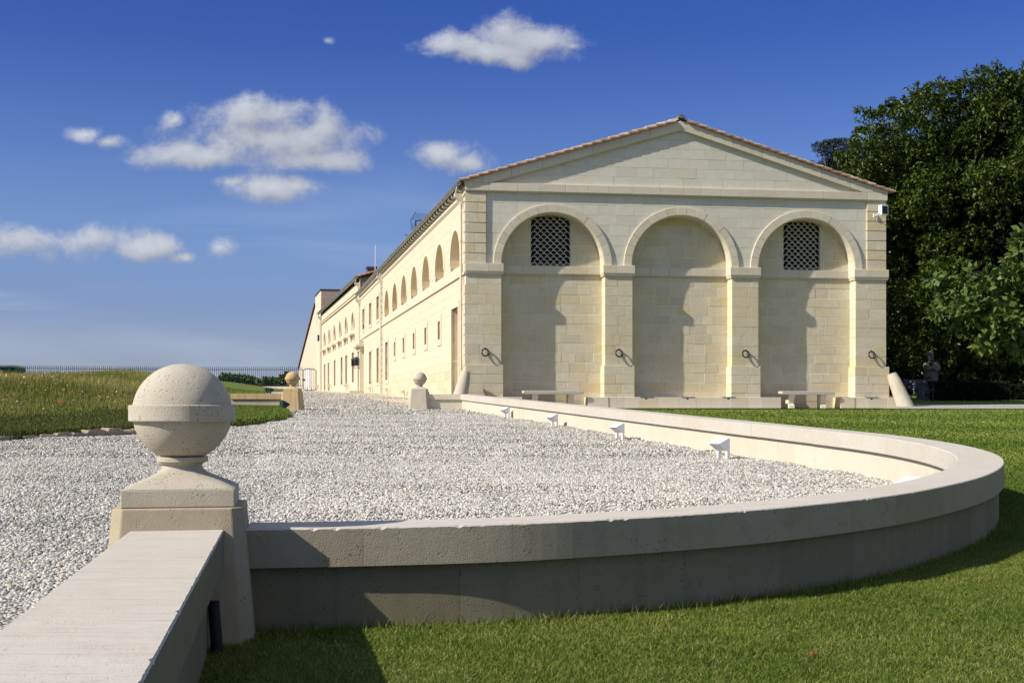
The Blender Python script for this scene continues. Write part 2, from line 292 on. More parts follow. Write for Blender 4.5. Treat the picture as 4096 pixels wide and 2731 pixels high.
# ------------------------------------------------------------------ builders
class MB:
    def __init__(s): s.v = []; s.f = []; s.mi = []; s.t = []; s.sm = []
    def add(s, verts, faces, mi=0, tint=0.5, smooth=False):
        o = len(s.v); s.v.extend(tuple(p) for p in verts)
        for f in faces: s.f.append(tuple(i + o for i in f)); s.mi.append(mi); s.t.append(tint); s.sm.append(smooth)
    def box(s, fr, a, b, mi=0, tint=0.5):
        (x0, y0, z0), (x1, y1, z1) = a, b
        p = [fr(x, y, z) for z in (z0, z1) for (x, y) in ((x0, y0), (x1, y0), (x1, y1), (x0, y1))]
        s.add(p, [(3, 2, 1, 0), (4, 5, 6, 7), (0, 1, 5, 4), (1, 2, 6, 5), (2, 3, 7, 6), (3, 0, 4, 7)], mi, tint)
    def tube(s, pts, r, n=8, mi=0, tint=0.5, caps=True):
        pts = [Vector(p) for p in pts]; rr = r if isinstance(r, (list, tuple)) else [r] * len(pts); rings = []
        for i, p in enumerate(pts):
            d = (pts[min(i + 1, len(pts) - 1)] - pts[max(i - 1, 0)]).normalized()
            a = d.orthogonal().normalized() if i == 0 else (a - d * a.dot(d)).normalized()
            b = d.cross(a); rings.append([p + (a * math.cos(2 * math.pi * k / n) + b * math.sin(2 * math.pi * k / n)) * rr[i] for k in range(n)])
        v = [q for r_ in rings for q in r_]
        f = [(i * n + k, i * n + (k + 1) % n, (i + 1) * n + (k + 1) % n, (i + 1) * n + k) for i in range(len(pts) - 1) for k in range(n)]
        s.add(v, f, mi, tint, True)
        if caps: s.add(rings[0], [tuple(range(n))[::-1]], mi, tint); s.add(rings[-1], [tuple(range(n))], mi, tint)
    def lathe(s, prof, n=32, c=(0, 0, 0), mi=0, tint=0.5, smooth=True):
        v = [(c[0] + r * math.cos(2 * math.pi * k / n), c[1] + r * math.sin(2 * math.pi * k / n), c[2] + z) for r, z in prof for k in range(n)]
        f = [(i * n + k, i * n + (k + 1) % n, (i + 1) * n + (k + 1) % n, (i + 1) * n + k) for i in range(len(prof) - 1) for k in range(n)]
        s.add(v, f, mi, tint, smooth)
    def prism(s, fr, poly, n0, n1, ch=0.0, mi=0, tint=0.5, side_tint=None):
        """poly in the (s, h) plane of the frame, counter clockwise; n0 back, n1 front; chamfered front edge"""
        k = len(poly); A = 0
        for i in range(k): x0, y0 = poly[i]; x1, y1 = poly[(i + 1) % k]; A += x0 * y1 - x1 * y0
        if A < 0: poly = poly[::-1]
        back = [fr(x, n0, z) for x, z in poly]
        if ch > 0:
            ins = inset(poly, ch); front = [fr(x, n1, z) for x, z in ins]; mid = [fr(x, n1 - ch, z) for x, z in poly]
            v = back + mid + front
            f = [(i, (i + 1) % k, k + (i + 1) % k, k + i) for i in range(k)] + [(k + i, k + (i + 1) % k, 2 * k + (i + 1) % k, 2 * k + i) for i in range(k)] + [tuple(2 * k + i for i in range(k))]
        else:
            v = back + [fr(x, n1, z) for x, z in poly]
            f = [(i, (i + 1) % k, k + (i + 1) % k, k + i) for i in range(k)] + [tuple(k + i for i in range(k))]
        f.append(tuple(range(k))[::-1])
        s.add(v, f, mi, tint)
    def build(s, name, mats, parent=None, kind=None, bevel=0.0):
        me = bpy.data.meshes.new(name); me.from_pydata([tuple(p) for p in s.v], [], s.f)
        for m in (mats if isinstance(mats, (list, tuple)) else [mats]): me.materials.append(m)
        if len(s.f):
            me.polygons.foreach_set('material_index', s.mi); me.polygons.foreach_set('use_smooth', s.sm)
            at = me.attributes.new('tint', 'FLOAT', 'FACE'); at.data.foreach_set('value', s.t)
        me.update()
        o = bpy.data.objects.new(name, me); COL.objects.link(o)
        if kind: o['kind'] = kind
        if parent is not None: adopt(o, parent)
        if bevel:
            b = o.modifiers.new('bevel', 'BEVEL'); b.width = bevel; b.segments = 2; b.limit_method = 'ANGLE'; b.angle_limit = 0.6
        return o
def adopt(o, parent):
    o.parent = parent
    if parent.type == 'EMPTY' or parent.matrix_basis != Matrix.Identity(4): o.matrix_parent_inverse = parent.matrix_basis.inverted()
def inset(poly, d):
    k = len(poly); out = []
    for i in range(k):
        p0 = Vector(poly[i - 1]); p1 = Vector(poly[i]); p2 = Vector(poly[(i + 1) % k])
        a = (p1 - p0); b = (p2 - p1)
        if a.length < 1e-6 or b.length < 1e-6: out.append(tuple(p1)); continue
        a.normalize(); b.normalize(); na = Vector((-a.y, a.x)); nb = Vector((-b.y, b.x)); m = na + nb
        if m.length < 1e-4: out.append(tuple(p1)); continue
        m.normalize(); q = p1 + m * (d / max(0.35, m.dot(na))); out.append((q.x, q.y))
    return out
def clip_half(poly, p, nrm):
    """keep the side where (q-p).nrm <= 0"""
    out = []
    for i in range(len(poly)):
        a = poly[i]; b = poly[(i + 1) % len(poly)]
        da = (a[0] - p[0]) * nrm[0] + (a[1] - p[1]) * nrm[1]; db = (b[0] - p[0]) * nrm[0] + (b[1] - p[1]) * nrm[1]
        if da <= 0: out.append(a)
        if (da < 0 < db) or (db < 0 < da): t = da / (da - db); out.append((a[0] + (b[0] - a[0]) * t, a[1] + (b[1] - a[1]) * t))
    return out
def area(poly):
    return abs(sum(poly[i][0] * poly[(i + 1) % len(poly)][1] - poly[(i + 1) % len(poly)][0] * poly[i][1] for i in range(len(poly)))) / 2
def clip_convex(poly, conv):                       # conv counter clockwise
    for i in range(len(conv)):
        a = conv[i]; b = conv[(i + 1) % len(conv)]
        poly = clip_half(poly, a, (b[1] - a[1], -(b[0] - a[0])))
        if len(poly) < 3: return []
    return poly
def clean(poly):
    out = []
    for p in poly:
        if not out or abs(p[0] - out[-1][0]) + abs(p[1] - out[-1][1]) > 0.004: out.append(p)
    if len(out) > 2 and abs(out[0][0] - out[-1][0]) + abs(out[0][1] - out[-1][1]) <= 0.004: out.pop()
    return out
def courses(x0, x1, h0, h1, rh, lmin, lmax, gap=0.008, ph=0):
    rows = max(1, round((h1 - h0) / rh)); rh = (h1 - h0) / rows; out = []
    for r in range(rows):
        x = x0 - (random.uniform(0.2, 0.8) * lmin if ph else 0)
        while x < x1 - 1e-6:
            l = random.uniform(lmin, lmax); e = x + l
            if x1 - e < lmin * 0.5: e = x1
            a = max(x, x0); out.append([(a + gap / 2, h0 + r * rh + gap / 2), (min(e, x1) - gap / 2, h0 + r * rh + gap / 2), (min(e, x1) - gap / 2, h0 + (r + 1) * rh - gap / 2), (a + gap / 2, h0 + (r + 1) * rh - gap / 2)])
            x = e
    return out
class Fr:
    def __init__(s, o, e, n): s.o = Vector(o); s.e = Vector((*e, 0)).normalized(); s.n = Vector((*n, 0)).normalized()
    def __call__(s, a, n, h): p = s.o + s.e * a + s.n * n; return (p.x, p.y, p.z + h)
IDF = Fr((0, 0, 0), (1, 0), (0, 1))
def tag(o, label=None, cat=None, group=None, kind=None):
    if label: o['label'] = label
    if cat: o['category'] = cat
    if group: o['group'] = group
    if kind: o['kind'] = kind
    return o
def thing(name, label, cat, loc=(0, 0, 0), rotz=0, group=None):
    o = bpy.data.objects.new(name, None); COL.objects.link(o); o.location = loc; o.rotation_euler = (0, 0, rotz); o.empty_display_size = 0.2
    o.matrix_basis = Matrix.Translation(loc) @ Matrix.Rotation(rotz, 4, 'Z')
    return tag(o, label, cat, group)
def copy_tree(o, parent=None):
    c = o.copy(); COL.objects.link(c)
    if parent is not None: c.parent = parent
    for ch in list(o.children): copy_tree(ch, c)
    return c
def rt(): return random.random()

# ------------------------------------------------------------------ terrain
PRO = [(-30, -1.0), (5.54, 0.0), (39.6, 0.961), (42, 1.0), (56.5, 1.42), (69, 1.77), (82, 2.02), (112, 2.57), (145, 2.9), (400, 3.0), (6000, 3.0)]
PY = np.array([p[0] for p in PRO], float); PZ = np.array([p[1] for p in PRO], float)
def zg(y): return np.interp(y, PY, PZ)
CUR = [(-1.14, 5.47), (-.67, 5.53), (-.01, 5.67), (.55, 5.9), (1.15, 6.23), (1.68, 6.63), (2.17, 7.09), (2.62, 7.65), (3.03, 8.25), (3.41, 8.95), (3.73, 9.7), (3.95, 10.4),
       (4.10, 11.15), (4.185, 12.0), (4.185, 12.9), (4.10, 13.8), (3.93, 14.75), (3.62, 16.2), (2.54, 21.4), (.9, 29.25), (-1.27, 39.6)]
def catmull(P, m=8):
    out = []
    for i in range(len(P) - 1):
        p0 = np.array(P[max(i - 1, 0)]); p1 = np.array(P[i]); p2 = np.array(P[i + 1]); p3 = np.array(P[min(i + 2, len(P) - 1)])
        d1 = np.linalg.norm(p2 - p1); t1 = (p2 - p0) / (np.linalg.norm(p2 - p1) + np.linalg.norm(p1 - p0) + 1e-9) * d1; t2 = (p3 - p1) / (np.linalg.norm(p3 - p2) + d1 + 1e-9) * d1
        for k in range(m):
            t = k / m; h00 = 2*t**3 - 3*t*t + 1; h10 = t**3 - 2*t*t + t; h01 = -2*t**3 + 3*t*t; h11 = t**3 - t*t
            out.append(h00 * p1 + h10 * t1 + h01 * p2 + h11 * t2)
    out.append(np.array(P[-1])); return np.array(out)
OUT = catmull(CUR)
seg = np.diff(OUT, axis=0); LEN = np.concatenate([[0], np.cumsum(np.linalg.norm(seg, axis=1))])
def wall_pt(s):
    x = np.interp(s, LEN, OUT[:, 0]); y = np.interp(s, LEN, OUT[:, 1]); e = 0.05
    tx = np.interp(min(s + e, LEN[-1]), LEN, OUT[:, 0]) - np.interp(max(s - e, 0), LEN, OUT[:, 0]); ty = np.interp(min(s + e, LEN[-1]), LEN, OUT[:, 1]) - np.interp(max(s - e, 0), LEN, OUT[:, 1])
    l = math.hypot(tx, ty); return x, y, -ty / l, tx / l           # point and the normal pointing to the inner (gravel) side
WWID = 0.34
mid = np.array([[wall_pt(s)[0] + wall_pt(s)[2] * WWID / 2, wall_pt(s)[1] + wall_pt(s)[3] * WWID / 2] for s in np.linspace(0, LEN[-1], 400)])
def xr(y):                                                       # boundary of gravel (left) and lawn (right)
    y = np.asarray(y, float)
    a = np.interp(y, mid[:, 1], mid[:, 0]); near = -1.381 + .174 * (5.28 - y)
    side = -1.526 - .2047 * (y - 42)
    return np.where(y < mid[0, 1], near, np.where(y > 39.6, np.where(y > 41, side, -1.3), a))
def undul(x, y):
    rut = sum(a * np.exp(-((x - (c + k * (y - 6) + .12 * np.sin(y * .7 + c))) / .16) ** 2) for c, k, a in ((-2.4, -.42, -.022), (-3.2, -.40, -.02), (-2.0, -.1, .012), (.2, -.05, -.014), (-.9, -.22, -.015)))
    return 0.008 * np.sin(x * 2.3 + y * 0.9) + 0.010 * np.sin(x * 0.8 - y * 2.9 + 1.3) + 0.006 * np.sin(y * 5.1 + x * 1.1) + rut * np.clip((30 - y) / 10, 0, 1)
def ribbon(name, ys, xl, xrr, dz, mat, nx=8, und=False, kind='structure'):
    V = []; Fc = []
    for y in ys:
        a, b = float(xl(y)), float(xrr(y))
        for k in range(nx + 1):
            x = a + (b - a) * k / nx; V.append((x, y, float(zg(y)) + dz + (float(undul(x, y)) if und else 0)))
    for i in range(len(ys) - 1):
        for k in range(nx): q = i * (nx + 1) + k; Fc.append((q, q + 1, q + nx + 2, q + nx + 1))
    mb = MB(); mb.add(V, Fc, smooth=True); return mb.build(name, mat, kind=kind)
ys_far = [-30, -10, 0, 3, 5.54, 20, 39.6, 42, 56.5, 69, 82, 112, 145, 400, 1500, 6000]
ribbon('ground', ys_far, lambda y: -4000, lambda y: 4000, -0.06, M['far_ground'], 2)
ysg = list(np.concatenate([np.arange(1.5, 26, 0.25), np.arange(26, 39.5, 0.75), [39.6, 42], np.arange(44, 119, 3), [118.2]]))
ribbon('gravel', ysg, lambda y: -26 if y < 26 else -40, lambda y: float(xr(y)), -0.006, M['gravel'], 150, True)
ysl = list(np.concatenate([np.arange(1.5, 39.2, 0.3), [39.3, 39.6, 40.2]]))
ribbon('lawn', ysl, lambda y: float(xr(y)), lambda y: 60, 0.0, M['lawn'], 30)
# pavements
def strip(name, pts, dz, mat):
    mb = MB()
    mb.add([(x, y, float(zg(y)) + dz) for (x, y) in pts], [tuple(range(len(pts)))]); return mb.build(name, mat, kind='structure')
mb = MB(); V = []; Fc = []
for i, y in enumerate(np.linspace(40.5, 113, 60)):
    xw = -1.526 - .2047 * (y - 42) if y < 82.3 else -9.77 - .2301 * (y - 82.3)
    wd = 1.45 + 0.25 * min(1, (y - 42) / 12) if y < 80 else 1.7
    V += [(xw - wd, y, float(zg(y)) + 0.012), (xw + 0.2, y, float(zg(y)) + 0.014)]
    if i: q = 2 * i; Fc.append((q - 2, q - 1, q + 1, q))
mb.add(V, Fc); mb.build('side_pavement', M['pavement'], kind='structure')
V = []; mb = MB()
for s_ in (-0.6, 15.8): 
    for n_ in (0.9, -0.2): 
        x = -1.526 + .98945 * s_ + .1449 * n_; y = 42 + .1449 * s_ - .98945 * n_; V.append((x, y, 0.995 + 0.01))
mb.add(V, [(0, 2, 3, 1)]); mb.build('facade_pavement', NT('pale_paving').out((0.50, 0.46, 0.39), 0.9), kind='structure')
V = [(11.6, 40.2), (60, 39.0), (60, 44.5), (14.5, 46.5), (12.9, 43.0)]
o = strip('gravel_path', V, 0.02, M['gravel'])
V = [(12.9, 46.5), (60, 44.5), (60, 90), (5, 90)]
strip('shaded_grass', V, 0.03, M['lawn'])

# ------------------------------------------------------------------ the gabled hall
Z0 = 1.0
HALL = thing('gabled_hall', 'pale limestone hall with a pediment over three blind arches and a tiled roof', 'building', (-1.526, 42, 1.0))
fF = Fr((-1.526, 42, 1.0), (.98945, .1449), (.1449, -.98945))
dS = (-.2005, .9797); nS = (-.9797, -.2005)
fS = Fr((-1.526, 42, 0.0), dS, nS)
WF = 14.577
def S_(u, n=0.0):
    k = (u - 2048) / F; return (k * (42 - n * .98945) + 1.526 - n * .1449) / (.98945 - .1449 * k)
CX = [2.92, 7.32, 11.72]; RO, RI, SP = 1.995, 1.705, 4.76
PIL = [(0.0, 1.19), (4.67, 5.62), (9.06, 10.0), (13.46, WF)]
def plate(fr, polys, n1, name, mat, parent):
    mb = MB()
    for p in polys:
        v = [fr(x, n1, h) for x, h in p]; mb.add(v, [tuple(range(len(p)))])
    return mb.build(name, mat, parent)
def arc(cx, cy, r, a0, a1, n): return [(cx + r * math.cos(a0 + (a1 - a0) * i / n), cy + r * math.sin(a0 + (a1 - a0) * i / n)) for i in range(n + 1)]
# solid core behind everything (so no light leaks): back box of the front wall
mb = MB(); mb.box(fF, (0.05, -0.95, -0.3), (WF - .05, -0.62, 7.3)); mb.build('wall_core', M['mortar_light'], HALL)
# backing for panels (light mortar), strips beside the lattices
lat = [(S_(2123.7, -.5), S_(2281, -.5)), None, (S_(3134, -.5), S_(3279.5, -.5))]
for i, cx in enumerate(CX):
    half = [(cx - 1.76, -0.2), (cx + 1.76, -0.2)] + [(cx + 1.76 * math.cos(a), SP + 1.76 * math.sin(a)) for a in np.linspace(0, math.pi, 25)]
    pol = []
    if lat[i] is None: pol = [half]
    else:
        a, b = lat[i]
        pol = [clip_half(half, (a, 0), (1, 0)), clip_half(half, (b, 0), (-1, 0)), clip_half(clip_half(clip_half(half, (0, SP), (0, 1)), (a, 0), (-1, 0)), (b, 0), (1, 0))]
    plate(fF, pol, -0.5065, 'panel_joint', M['mortar_light'], HALL)
    # stones
    conv_low = [(cx - 1.75, 0.0), (cx + 1.75, 0.0), (cx + 1.75, 4.453), (cx - 1.75, 4.453)]
    conv_up = [(cx + 1.745 * math.cos(a), SP + 1.745 * math.sin(a)) for a in np.linspace(0, math.pi, 33)]
    items = courses(cx - 1.75, cx + 1.75, -0.1, 4.453, .326, .42, .72, .014, 1)
    ups = []
    for p in courses(cx - 1.75, cx + 1.75, SP, SP + 1.745, .33, .42, .72, .014, 1):
        if lat[i] is not None:
            a, b = lat[i]
            for q in (clip_half(p, (a, 0), (1, 0)), clip_half(p, (b, 0), (-1, 0))):
                if len(q) > 2: ups.append(q)
        else: ups.append(p)
    for p in ups:
        q = clip_convex(p, conv_up)
        if len(q) > 2 and area(q) > .006: items.append(q)
    for p in items:
        p = clean(p)
        if len(p) < 3: continue
        mb = MB(); mb.prism(fF, p, -0.60, -0.5 + random.uniform(-.004, .004), .006, tint=rt()); mb.build('stone', M['facade'], HALL)
    # string band across the panel
    x = cx - 1.75
    while x < cx + 1.75:
        e = min(cx + 1.75, x + random.uniform(.6, .85)); e = cx + 1.75 if cx + 1.75 - e < .3 else e
        mb = MB(); mb.prism(fF, [(x + .003, 4.495), (e - .003, 4.495), (e - .003, SP), (x + .003, SP)], -.6, -.43, .006, tint=rt()); mb.build('band_stone', M['trim'], HALL); x = e
    mb = MB(); mb.box(fF, (cx - 1.75, -.6, 4.453), (cx + 1.75, -.455, 4.495), tint=.9); mb.build('band_moulding', M['trim'], HALL)
    # voussoirs
    NV = 17; da = math.pi / NV
    for k in range(NV):
        a0, a1 = k * da + .0022, (k + 1) * da - .0022
        p = arc(cx, SP, RI + .03, a0, a1, 3) + arc(cx, SP, RO, a1, a0, 3)
        mb = MB(); t = rt(); mb.prism(fF, p, -.55, 0.0 + random.uniform(-.003, .003), .006, tint=t)
        p2 = arc(cx, SP, RI, a0, a1, 3) + arc(cx, SP, RI + .032, a1, a0, 3)
        mb.prism(fF, p2, -.55, -.05, .004, tint=t); mb.build('voussoir', M['trim'], HALL)
    mb = MB(); mb.prism(fF, arc(cx, SP, RI + .012, 0, math.pi, 40) + arc(cx, SP, RO - .012, math.pi, 0, 40), -.50, -.02); mb.build('arch_joint', M['mortar_light'], HALL)
# pilasters
for i, (a, b) in enumerate(PIL):
    fl, rr_ = (i == 0), (i == 3)
    for (x0, x1, h0, h1, n1) in ((a, b, 1.425, 4.40, 0.0),):
        for p in courses(x0, x1, h0, h1, .3305, .38, .72, .007):
            mb = MB(); mb.prism(fF, p, -.56, n1 + random.uniform(-.003, .003), .006, tint=rt()); mb.build('pilaster_stone', M['facade'], HALL)
    mb = MB(); mb.box(fF, (a + .012, -.55, 0), (b - .012, -.008, 4.45)); mb.build('pilaster_joint', M['mortar_light'], HALL)
    for p in courses(a - (0.0 if fl else .04), b + (.09 if rr_ else .055), -.1, 1.425, .33, .4, .72, .007):
        mb = MB(); mb.prism(fF, p, -.56, .055 + random.uniform(-.003, .003), .007, tint=rt()); mb.build('pilaster_stone', M['facade'], HALL)
    # capital
    ca, cb = (a - .02 if fl else a - .07), b + .07
    cm = (ca + cb) / 2 + random.uniform(-.25, .15)
    for (x0, x1) in ((ca, cm), (cm, cb)):
        mb = MB(); mb.prism(fF, [(x0 + .003, 4.495), (x1 - .003, 4.495), (x1 - .003, SP), (x0 + .003, SP)], -.45, .075, .007, tint=rt()); mb.build('capital_stone', M['trim'], HALL)
    mb = MB(); mb.box(fF, (ca + .03, -.5, 4.40), (cb - .03, .045, 4.445), tint=.8); mb.box(fF, (ca + .015, -.5, 4.447), (cb - .015, .06, 4.493), tint=.9); mb.build('capital_moulding', M['trim'], HALL)
# upper wall behind the arches
upper = [(0.3, SP - .05), (WF - .3, SP - .05), (WF - .3, 7.2), (0.3, 7.2)]
from mathutils.geometry import tessellate_polygon
pl = [[Vector((x, h, 0)) for x, h in [(0.05, SP), (WF - .05, SP), (WF - .05, 7.2), (0.05, 7.2)]]] + [[Vector((x, h, 0)) for x, h in arc(cx, SP + .0011, RI + .1, .002, math.pi - .002, 30)] for cx in CX]
flat = [p for q in pl for p in q]
mb = MB(); mb.add([fF(p.x, -.064, p.y) for p in flat], tessellate_polygon(pl)); mb.build('upper_joint', M['mortar_dark'], HALL)
for p in courses(.70, WF - .70, SP, 7.107, .335, .5, .85, .005, 1):
    ok = True
    for cx in CX:
        c = (sum(q[0] for q in p) / len(p), sum(q[1] for q in p) / len(p)); d = (c[0] - cx, c[1] - SP); r = math.hypot(*d)
        near = max(p[0][0], min(cx, p[2][0])), max(p[0][1], min(SP, p[2][1])) if len(p) == 4 else c
        if r - .6 < 1.88:
            nn = (d[0] / r, d[1] / r); p = clip_half(p, (cx + nn[0] * 1.86, SP + nn[1] * 1.86), (-nn[0], -nn[1]))
            if len(p) < 3: ok = False; break
    if not ok: continue
    p = clean(p)
    if len(p) < 3 or area(p) < .004: continue
    mb = MB(); mb.prism(fF, p, -.12, -.056 + random.uniform(-.002, .002), .003, tint=rt()); mb.build('wall_stone', M['upper'], HALL)
# quoins
for (a, b) in ((0.0, .686), (WF - .70, WF)):
    for k in range(7):
        h0 = SP + .005 + k * .334; h1 = h0 + .334 - .032
        cut = random.choice([None, .45, .6]); xs = [(a, b)] if cut is None else [(a, a + (b - a) * cut), (a + (b - a) * cut, b)]
        for (x0, x1) in xs:
            mb = MB(); mb.prism(fF, [(x0 + .002, h0), (x1 - .002, h0), (x1 - .002, h1), (x0 + .002, h1)], -.35, .004, .008, tint=rt()); mb.build('quoin_stone', M['facade'], HALL)
    mb = MB(); mb.box(fF, (a + .02, -.3, SP), (b - .02, -.03, 7.107)); mb.build('quoin_joint', M['trim'], HALL)
# horizontal cornice band
x = -0.02
while x < WF + .03:
    e = x + random.uniform(.62, .98); e = WF + .03 if WF - e < .35 else e
    mb = MB(); mb.prism(fF, [(x + .003, 7.15), (e - .003, 7.15), (e - .003, 7.41), (x + .003, 7.41)], -.3, .055, .007, tint=rt()); mb.build('cornice_stone', M['trim'], HALL); x = e
mb = MB(); mb.box(fF, (0.0, -.3, 7.107), (WF, .02, 7.125), tint=.9); mb.box(fF, (-.01, -.3, 7.127), (WF + .01, .038, 7.149), tint=.9); mb.build('cornice_moulding', M['trim'], HALL)
# pediment
AP = 7.285; SL = .30
def lo(x): return 9.65 - SL * abs(x - AP)
tri = [(0.9, 7.41), (WF - .9, 7.41), (AP, lo(AP) - .35)]
mb = MB(); mb.add([fF(x, -.064, h) for x, h in [(0, 7.3), (WF, 7.3), (AP, 9.6)]], [(0, 1, 2)]); mb.build('pediment_joint', M['mortar_dark'], HALL)
for p in courses(.9, WF - .9, 7.41, 9.35, .333, .5, .85, .005, 1):
    p = clean(clip_convex(p, [(1.0, 7.41), (WF - 1.0, 7.41), (AP, lo(AP) - .33)]))
    if len(p) > 2 and area(p) > .005:
        mb = MB(); mb.prism(fF, p, -.12, -.056 + random.uniform(-.002, .002), .003, tint=rt()); mb.build('pediment_stone', M['upper'], HALL)
for sgn in (-1, 1):
    x = AP; end = -.05 if sgn < 0 else WF + .05
    while (x - end) * -sgn > 0.02:
        e = x + sgn * random.uniform(.7, 1.1)
        if (e - end) * -sgn < .4: e = end
        lo_in = lambda q: max(7.413, lo(q) - .31)
        xs = sorted([x, e]); p = [(xs[0] + .003, lo_in(xs[0])), (xs[1] - .003, lo_in(xs[1])), (xs[1] - .003, lo(xs[1])), (xs[0] + .003, lo(xs[0]))]
        if lo_in(xs[0]) != lo_in(xs[1]) and min(lo(xs[0]), lo(xs[1])) - .31 < 7.413 < max(lo(xs[0]), lo(xs[1])) - .31:
            xk = AP + sgn * (9.65 - .31 - 7.413) / SL; p = [p[0], (xk, 7.413), p[1], p[2], p[3]]
        mb = MB(); mb.prism(fF, p, -.3, .055, .007, tint=rt()); mb.build('rake_stone', M['trim'], HALL); x = e
    # small fillets below the raking cornice
    xk = AP + sgn * (9.65 - .355 - 7.413) / SL
    xs = sorted([AP, xk]); mb = MB()
    mb.prism(fF, [(xs[0], lo(xs[0]) - .355), (xs[1], lo(xs[1]) - .355), (xs[1], lo(xs[1]) - .333), (xs[0], lo(xs[0]) - .333)], -.3, -.01, tint=.9)
    mb.prism(fF, [(xs[0], lo(xs[0]) - .331), (xs[1], lo(xs[1]) - .331), (xs[1], lo(xs[1]) - .312), (xs[0], lo(xs[0]) - .312)], -.3, .02, tint=.9)
    mb.build('rake_moulding', M['trim'], HALL)
# verge tiles
def half_tile(fr, x0, x1, h0, h1, nc, r, th, mb, tint, lift=0.0):
    """barrel tile lying along the slope from (x0,h0) to (x1,h1) in the facade plane, centred at n = nc"""
    N = 6; v = []
    for (x, h, rr) in ((x0, h0, r), (x1, h1, r * .85)):
        for q in (rr, rr - th):
            for k in range(N + 1):
                a = math.pi * k / N; v.append(fr(x, nc + q * math.cos(a), h + lift + q * math.sin(a)))
    f = []
    for k in range(N):
        f += [(k, k + 1, 2 * (N + 1) + k + 1, 2 * (N + 1) + k), ((N + 1) + k + 1, (N + 1) + k, 3 * (N + 1) + k, 3 * (N + 1) + k + 1), (k + 1, k, (N + 1) + k, (N + 1) + k + 1), (2 * (N + 1) + k, 2 * (N + 1) + k + 1, 3 * (N + 1) + k + 1, 3 * (N + 1) + k)]
    mb.add(v, f, 0, tint)
for sgn in (-1, 1):
    step = .315; k = 0; D0 = 7.50
    while True:
        d0 = D0 - k * step; d1 = d0 - .38
        if d1 < -.06: break
        x0, x1 = AP + sgn * d0, AP + sgn * d1; h0 = 9.70 - SL * d0 + .035; h1 = 9.70 - SL * d1
        mb = MB(); half_tile(fF, x0, x1, h0 - .01, h1 - .03,   .07, .060, .014, mb, rt()); mb.build('verge_tile', M['tile'], HALL)
        xs = sorted([(x0, h0 - .05), (x1, h1 - .05)]); mb = MB()
        mb.prism(fF, [(xs[0][0], xs[0][1] - .012), (xs[1][0], xs[1][1] - .012), (xs[1][0], xs[1][1] + .022), (xs[0][0], xs[0][1] + .022)], -.2, .14, tint=rt()); mb.build('under_tile', M['tile_red'], HALL)
        k += 1
mb = MB(); half = Vector((*dS, 0))
def ridge_frame(fr_o): return Fr(fr_o, dS, nS)
A = Vector(fF(AP, .12, 9.73)); 
for i in range(60):
    p0 = A + half * (i * .45); 
    if i == 0: q = []
    v = []
    for (t, r) in ((0, .13), (.5, .11)):
        for a in range(7): an = math.pi * a / 6; v.append(tuple(p0 + half * t + Vector((*nS, 0)) * (r * math.cos(an)) + Vector((0, 0, r * math.sin(an)))))
    mb.add(v, [(a, a + 1, 8 + a, 7 + a) for a in range(6)] + [(0, 1, 2, 3, 4, 5, 6)], 0, rt())
mb.build('ridge_tile', simple('lichened_ridge_tile', (0.20, 0.17, 0.14), 0.9, 0, 0.4, 10, .4), HALL)
# roofs: corrugated barrel tile sheets
def roof_sheet(name, parent, A0, A1, B0, B1, pitch=.21, rows=18, amp=.055, step=.03, mat=None):
    """A = eave line, B = ridge line (both run the same way)"""
    A0, A1, B0, B1 = map(Vector, (A0, A1, B0, B1)); n = max(2, int((A1 - A0).length / pitch)); cs = [0, .16, .33, .5, .67, .84]
    V = []; Fc = []; T = []; cols = n * len(cs) + 1
    ts = []
    for r in range(rows): ts += [(r / rows, step), ((r + .999) / rows, 0.0)]
    for (t, ex) in ts:
        for c in range(cols):
            q = c / (cols - 1); w = (c % len(cs)) / len(cs); p = (A0.lerp(A1, q)).lerp(B0.lerp(B1, q), t)
            z = amp * (abs(math.sin(math.pi * w)) * 1.6 - .3) + ex
            V.append((p.x, p.y, p.z + z))
    mb = MB()
    o = len(mb.v); mb.v.extend(V)
    for i in range(len(ts) - 1):
        for c in range(cols - 1):
            a = i * cols + c; mb.f.append((a, a + 1, a + cols + 1, a + cols)); mb.mi.append(0); mb.t.append((hash((i // 2, c // len(cs))) % 97) / 97); mb.sm.append(False)
    return mb.build(name, mat or M['tile'], parent, 'stuff')
EAVE = 8.43
e0 = fS(-.05, .20, EAVE); e1 = fS(27.5, .20, EAVE)
rg0 = fF(AP, .05, 9.72); rg1 = tuple(Vector(rg0) + half * 27.5)
roof_sheet('roof_tiling', HALL, e0, e1, rg0, rg1)
ee0 = fF(WF + .35, .05, 9.72 - SL * 7.64); ee1 = tuple(Vector(ee0) + half * 27.5)
roof_sheet('roof_tiling', HALL, ee0, ee1, rg0, rg1, rows=10)
# right hand flank and rear of the hall
mb = MB(); a = Vector(fF(WF - .02, -.1, -.3)); b = a + half * 27.4
mb.add([a, b, b + Vector((0, 0, 7.7)), a + Vector((0, 0, 7.7))], [(0, 1, 2, 3)]); mb.build('flank_wall', M['side'], HALL)
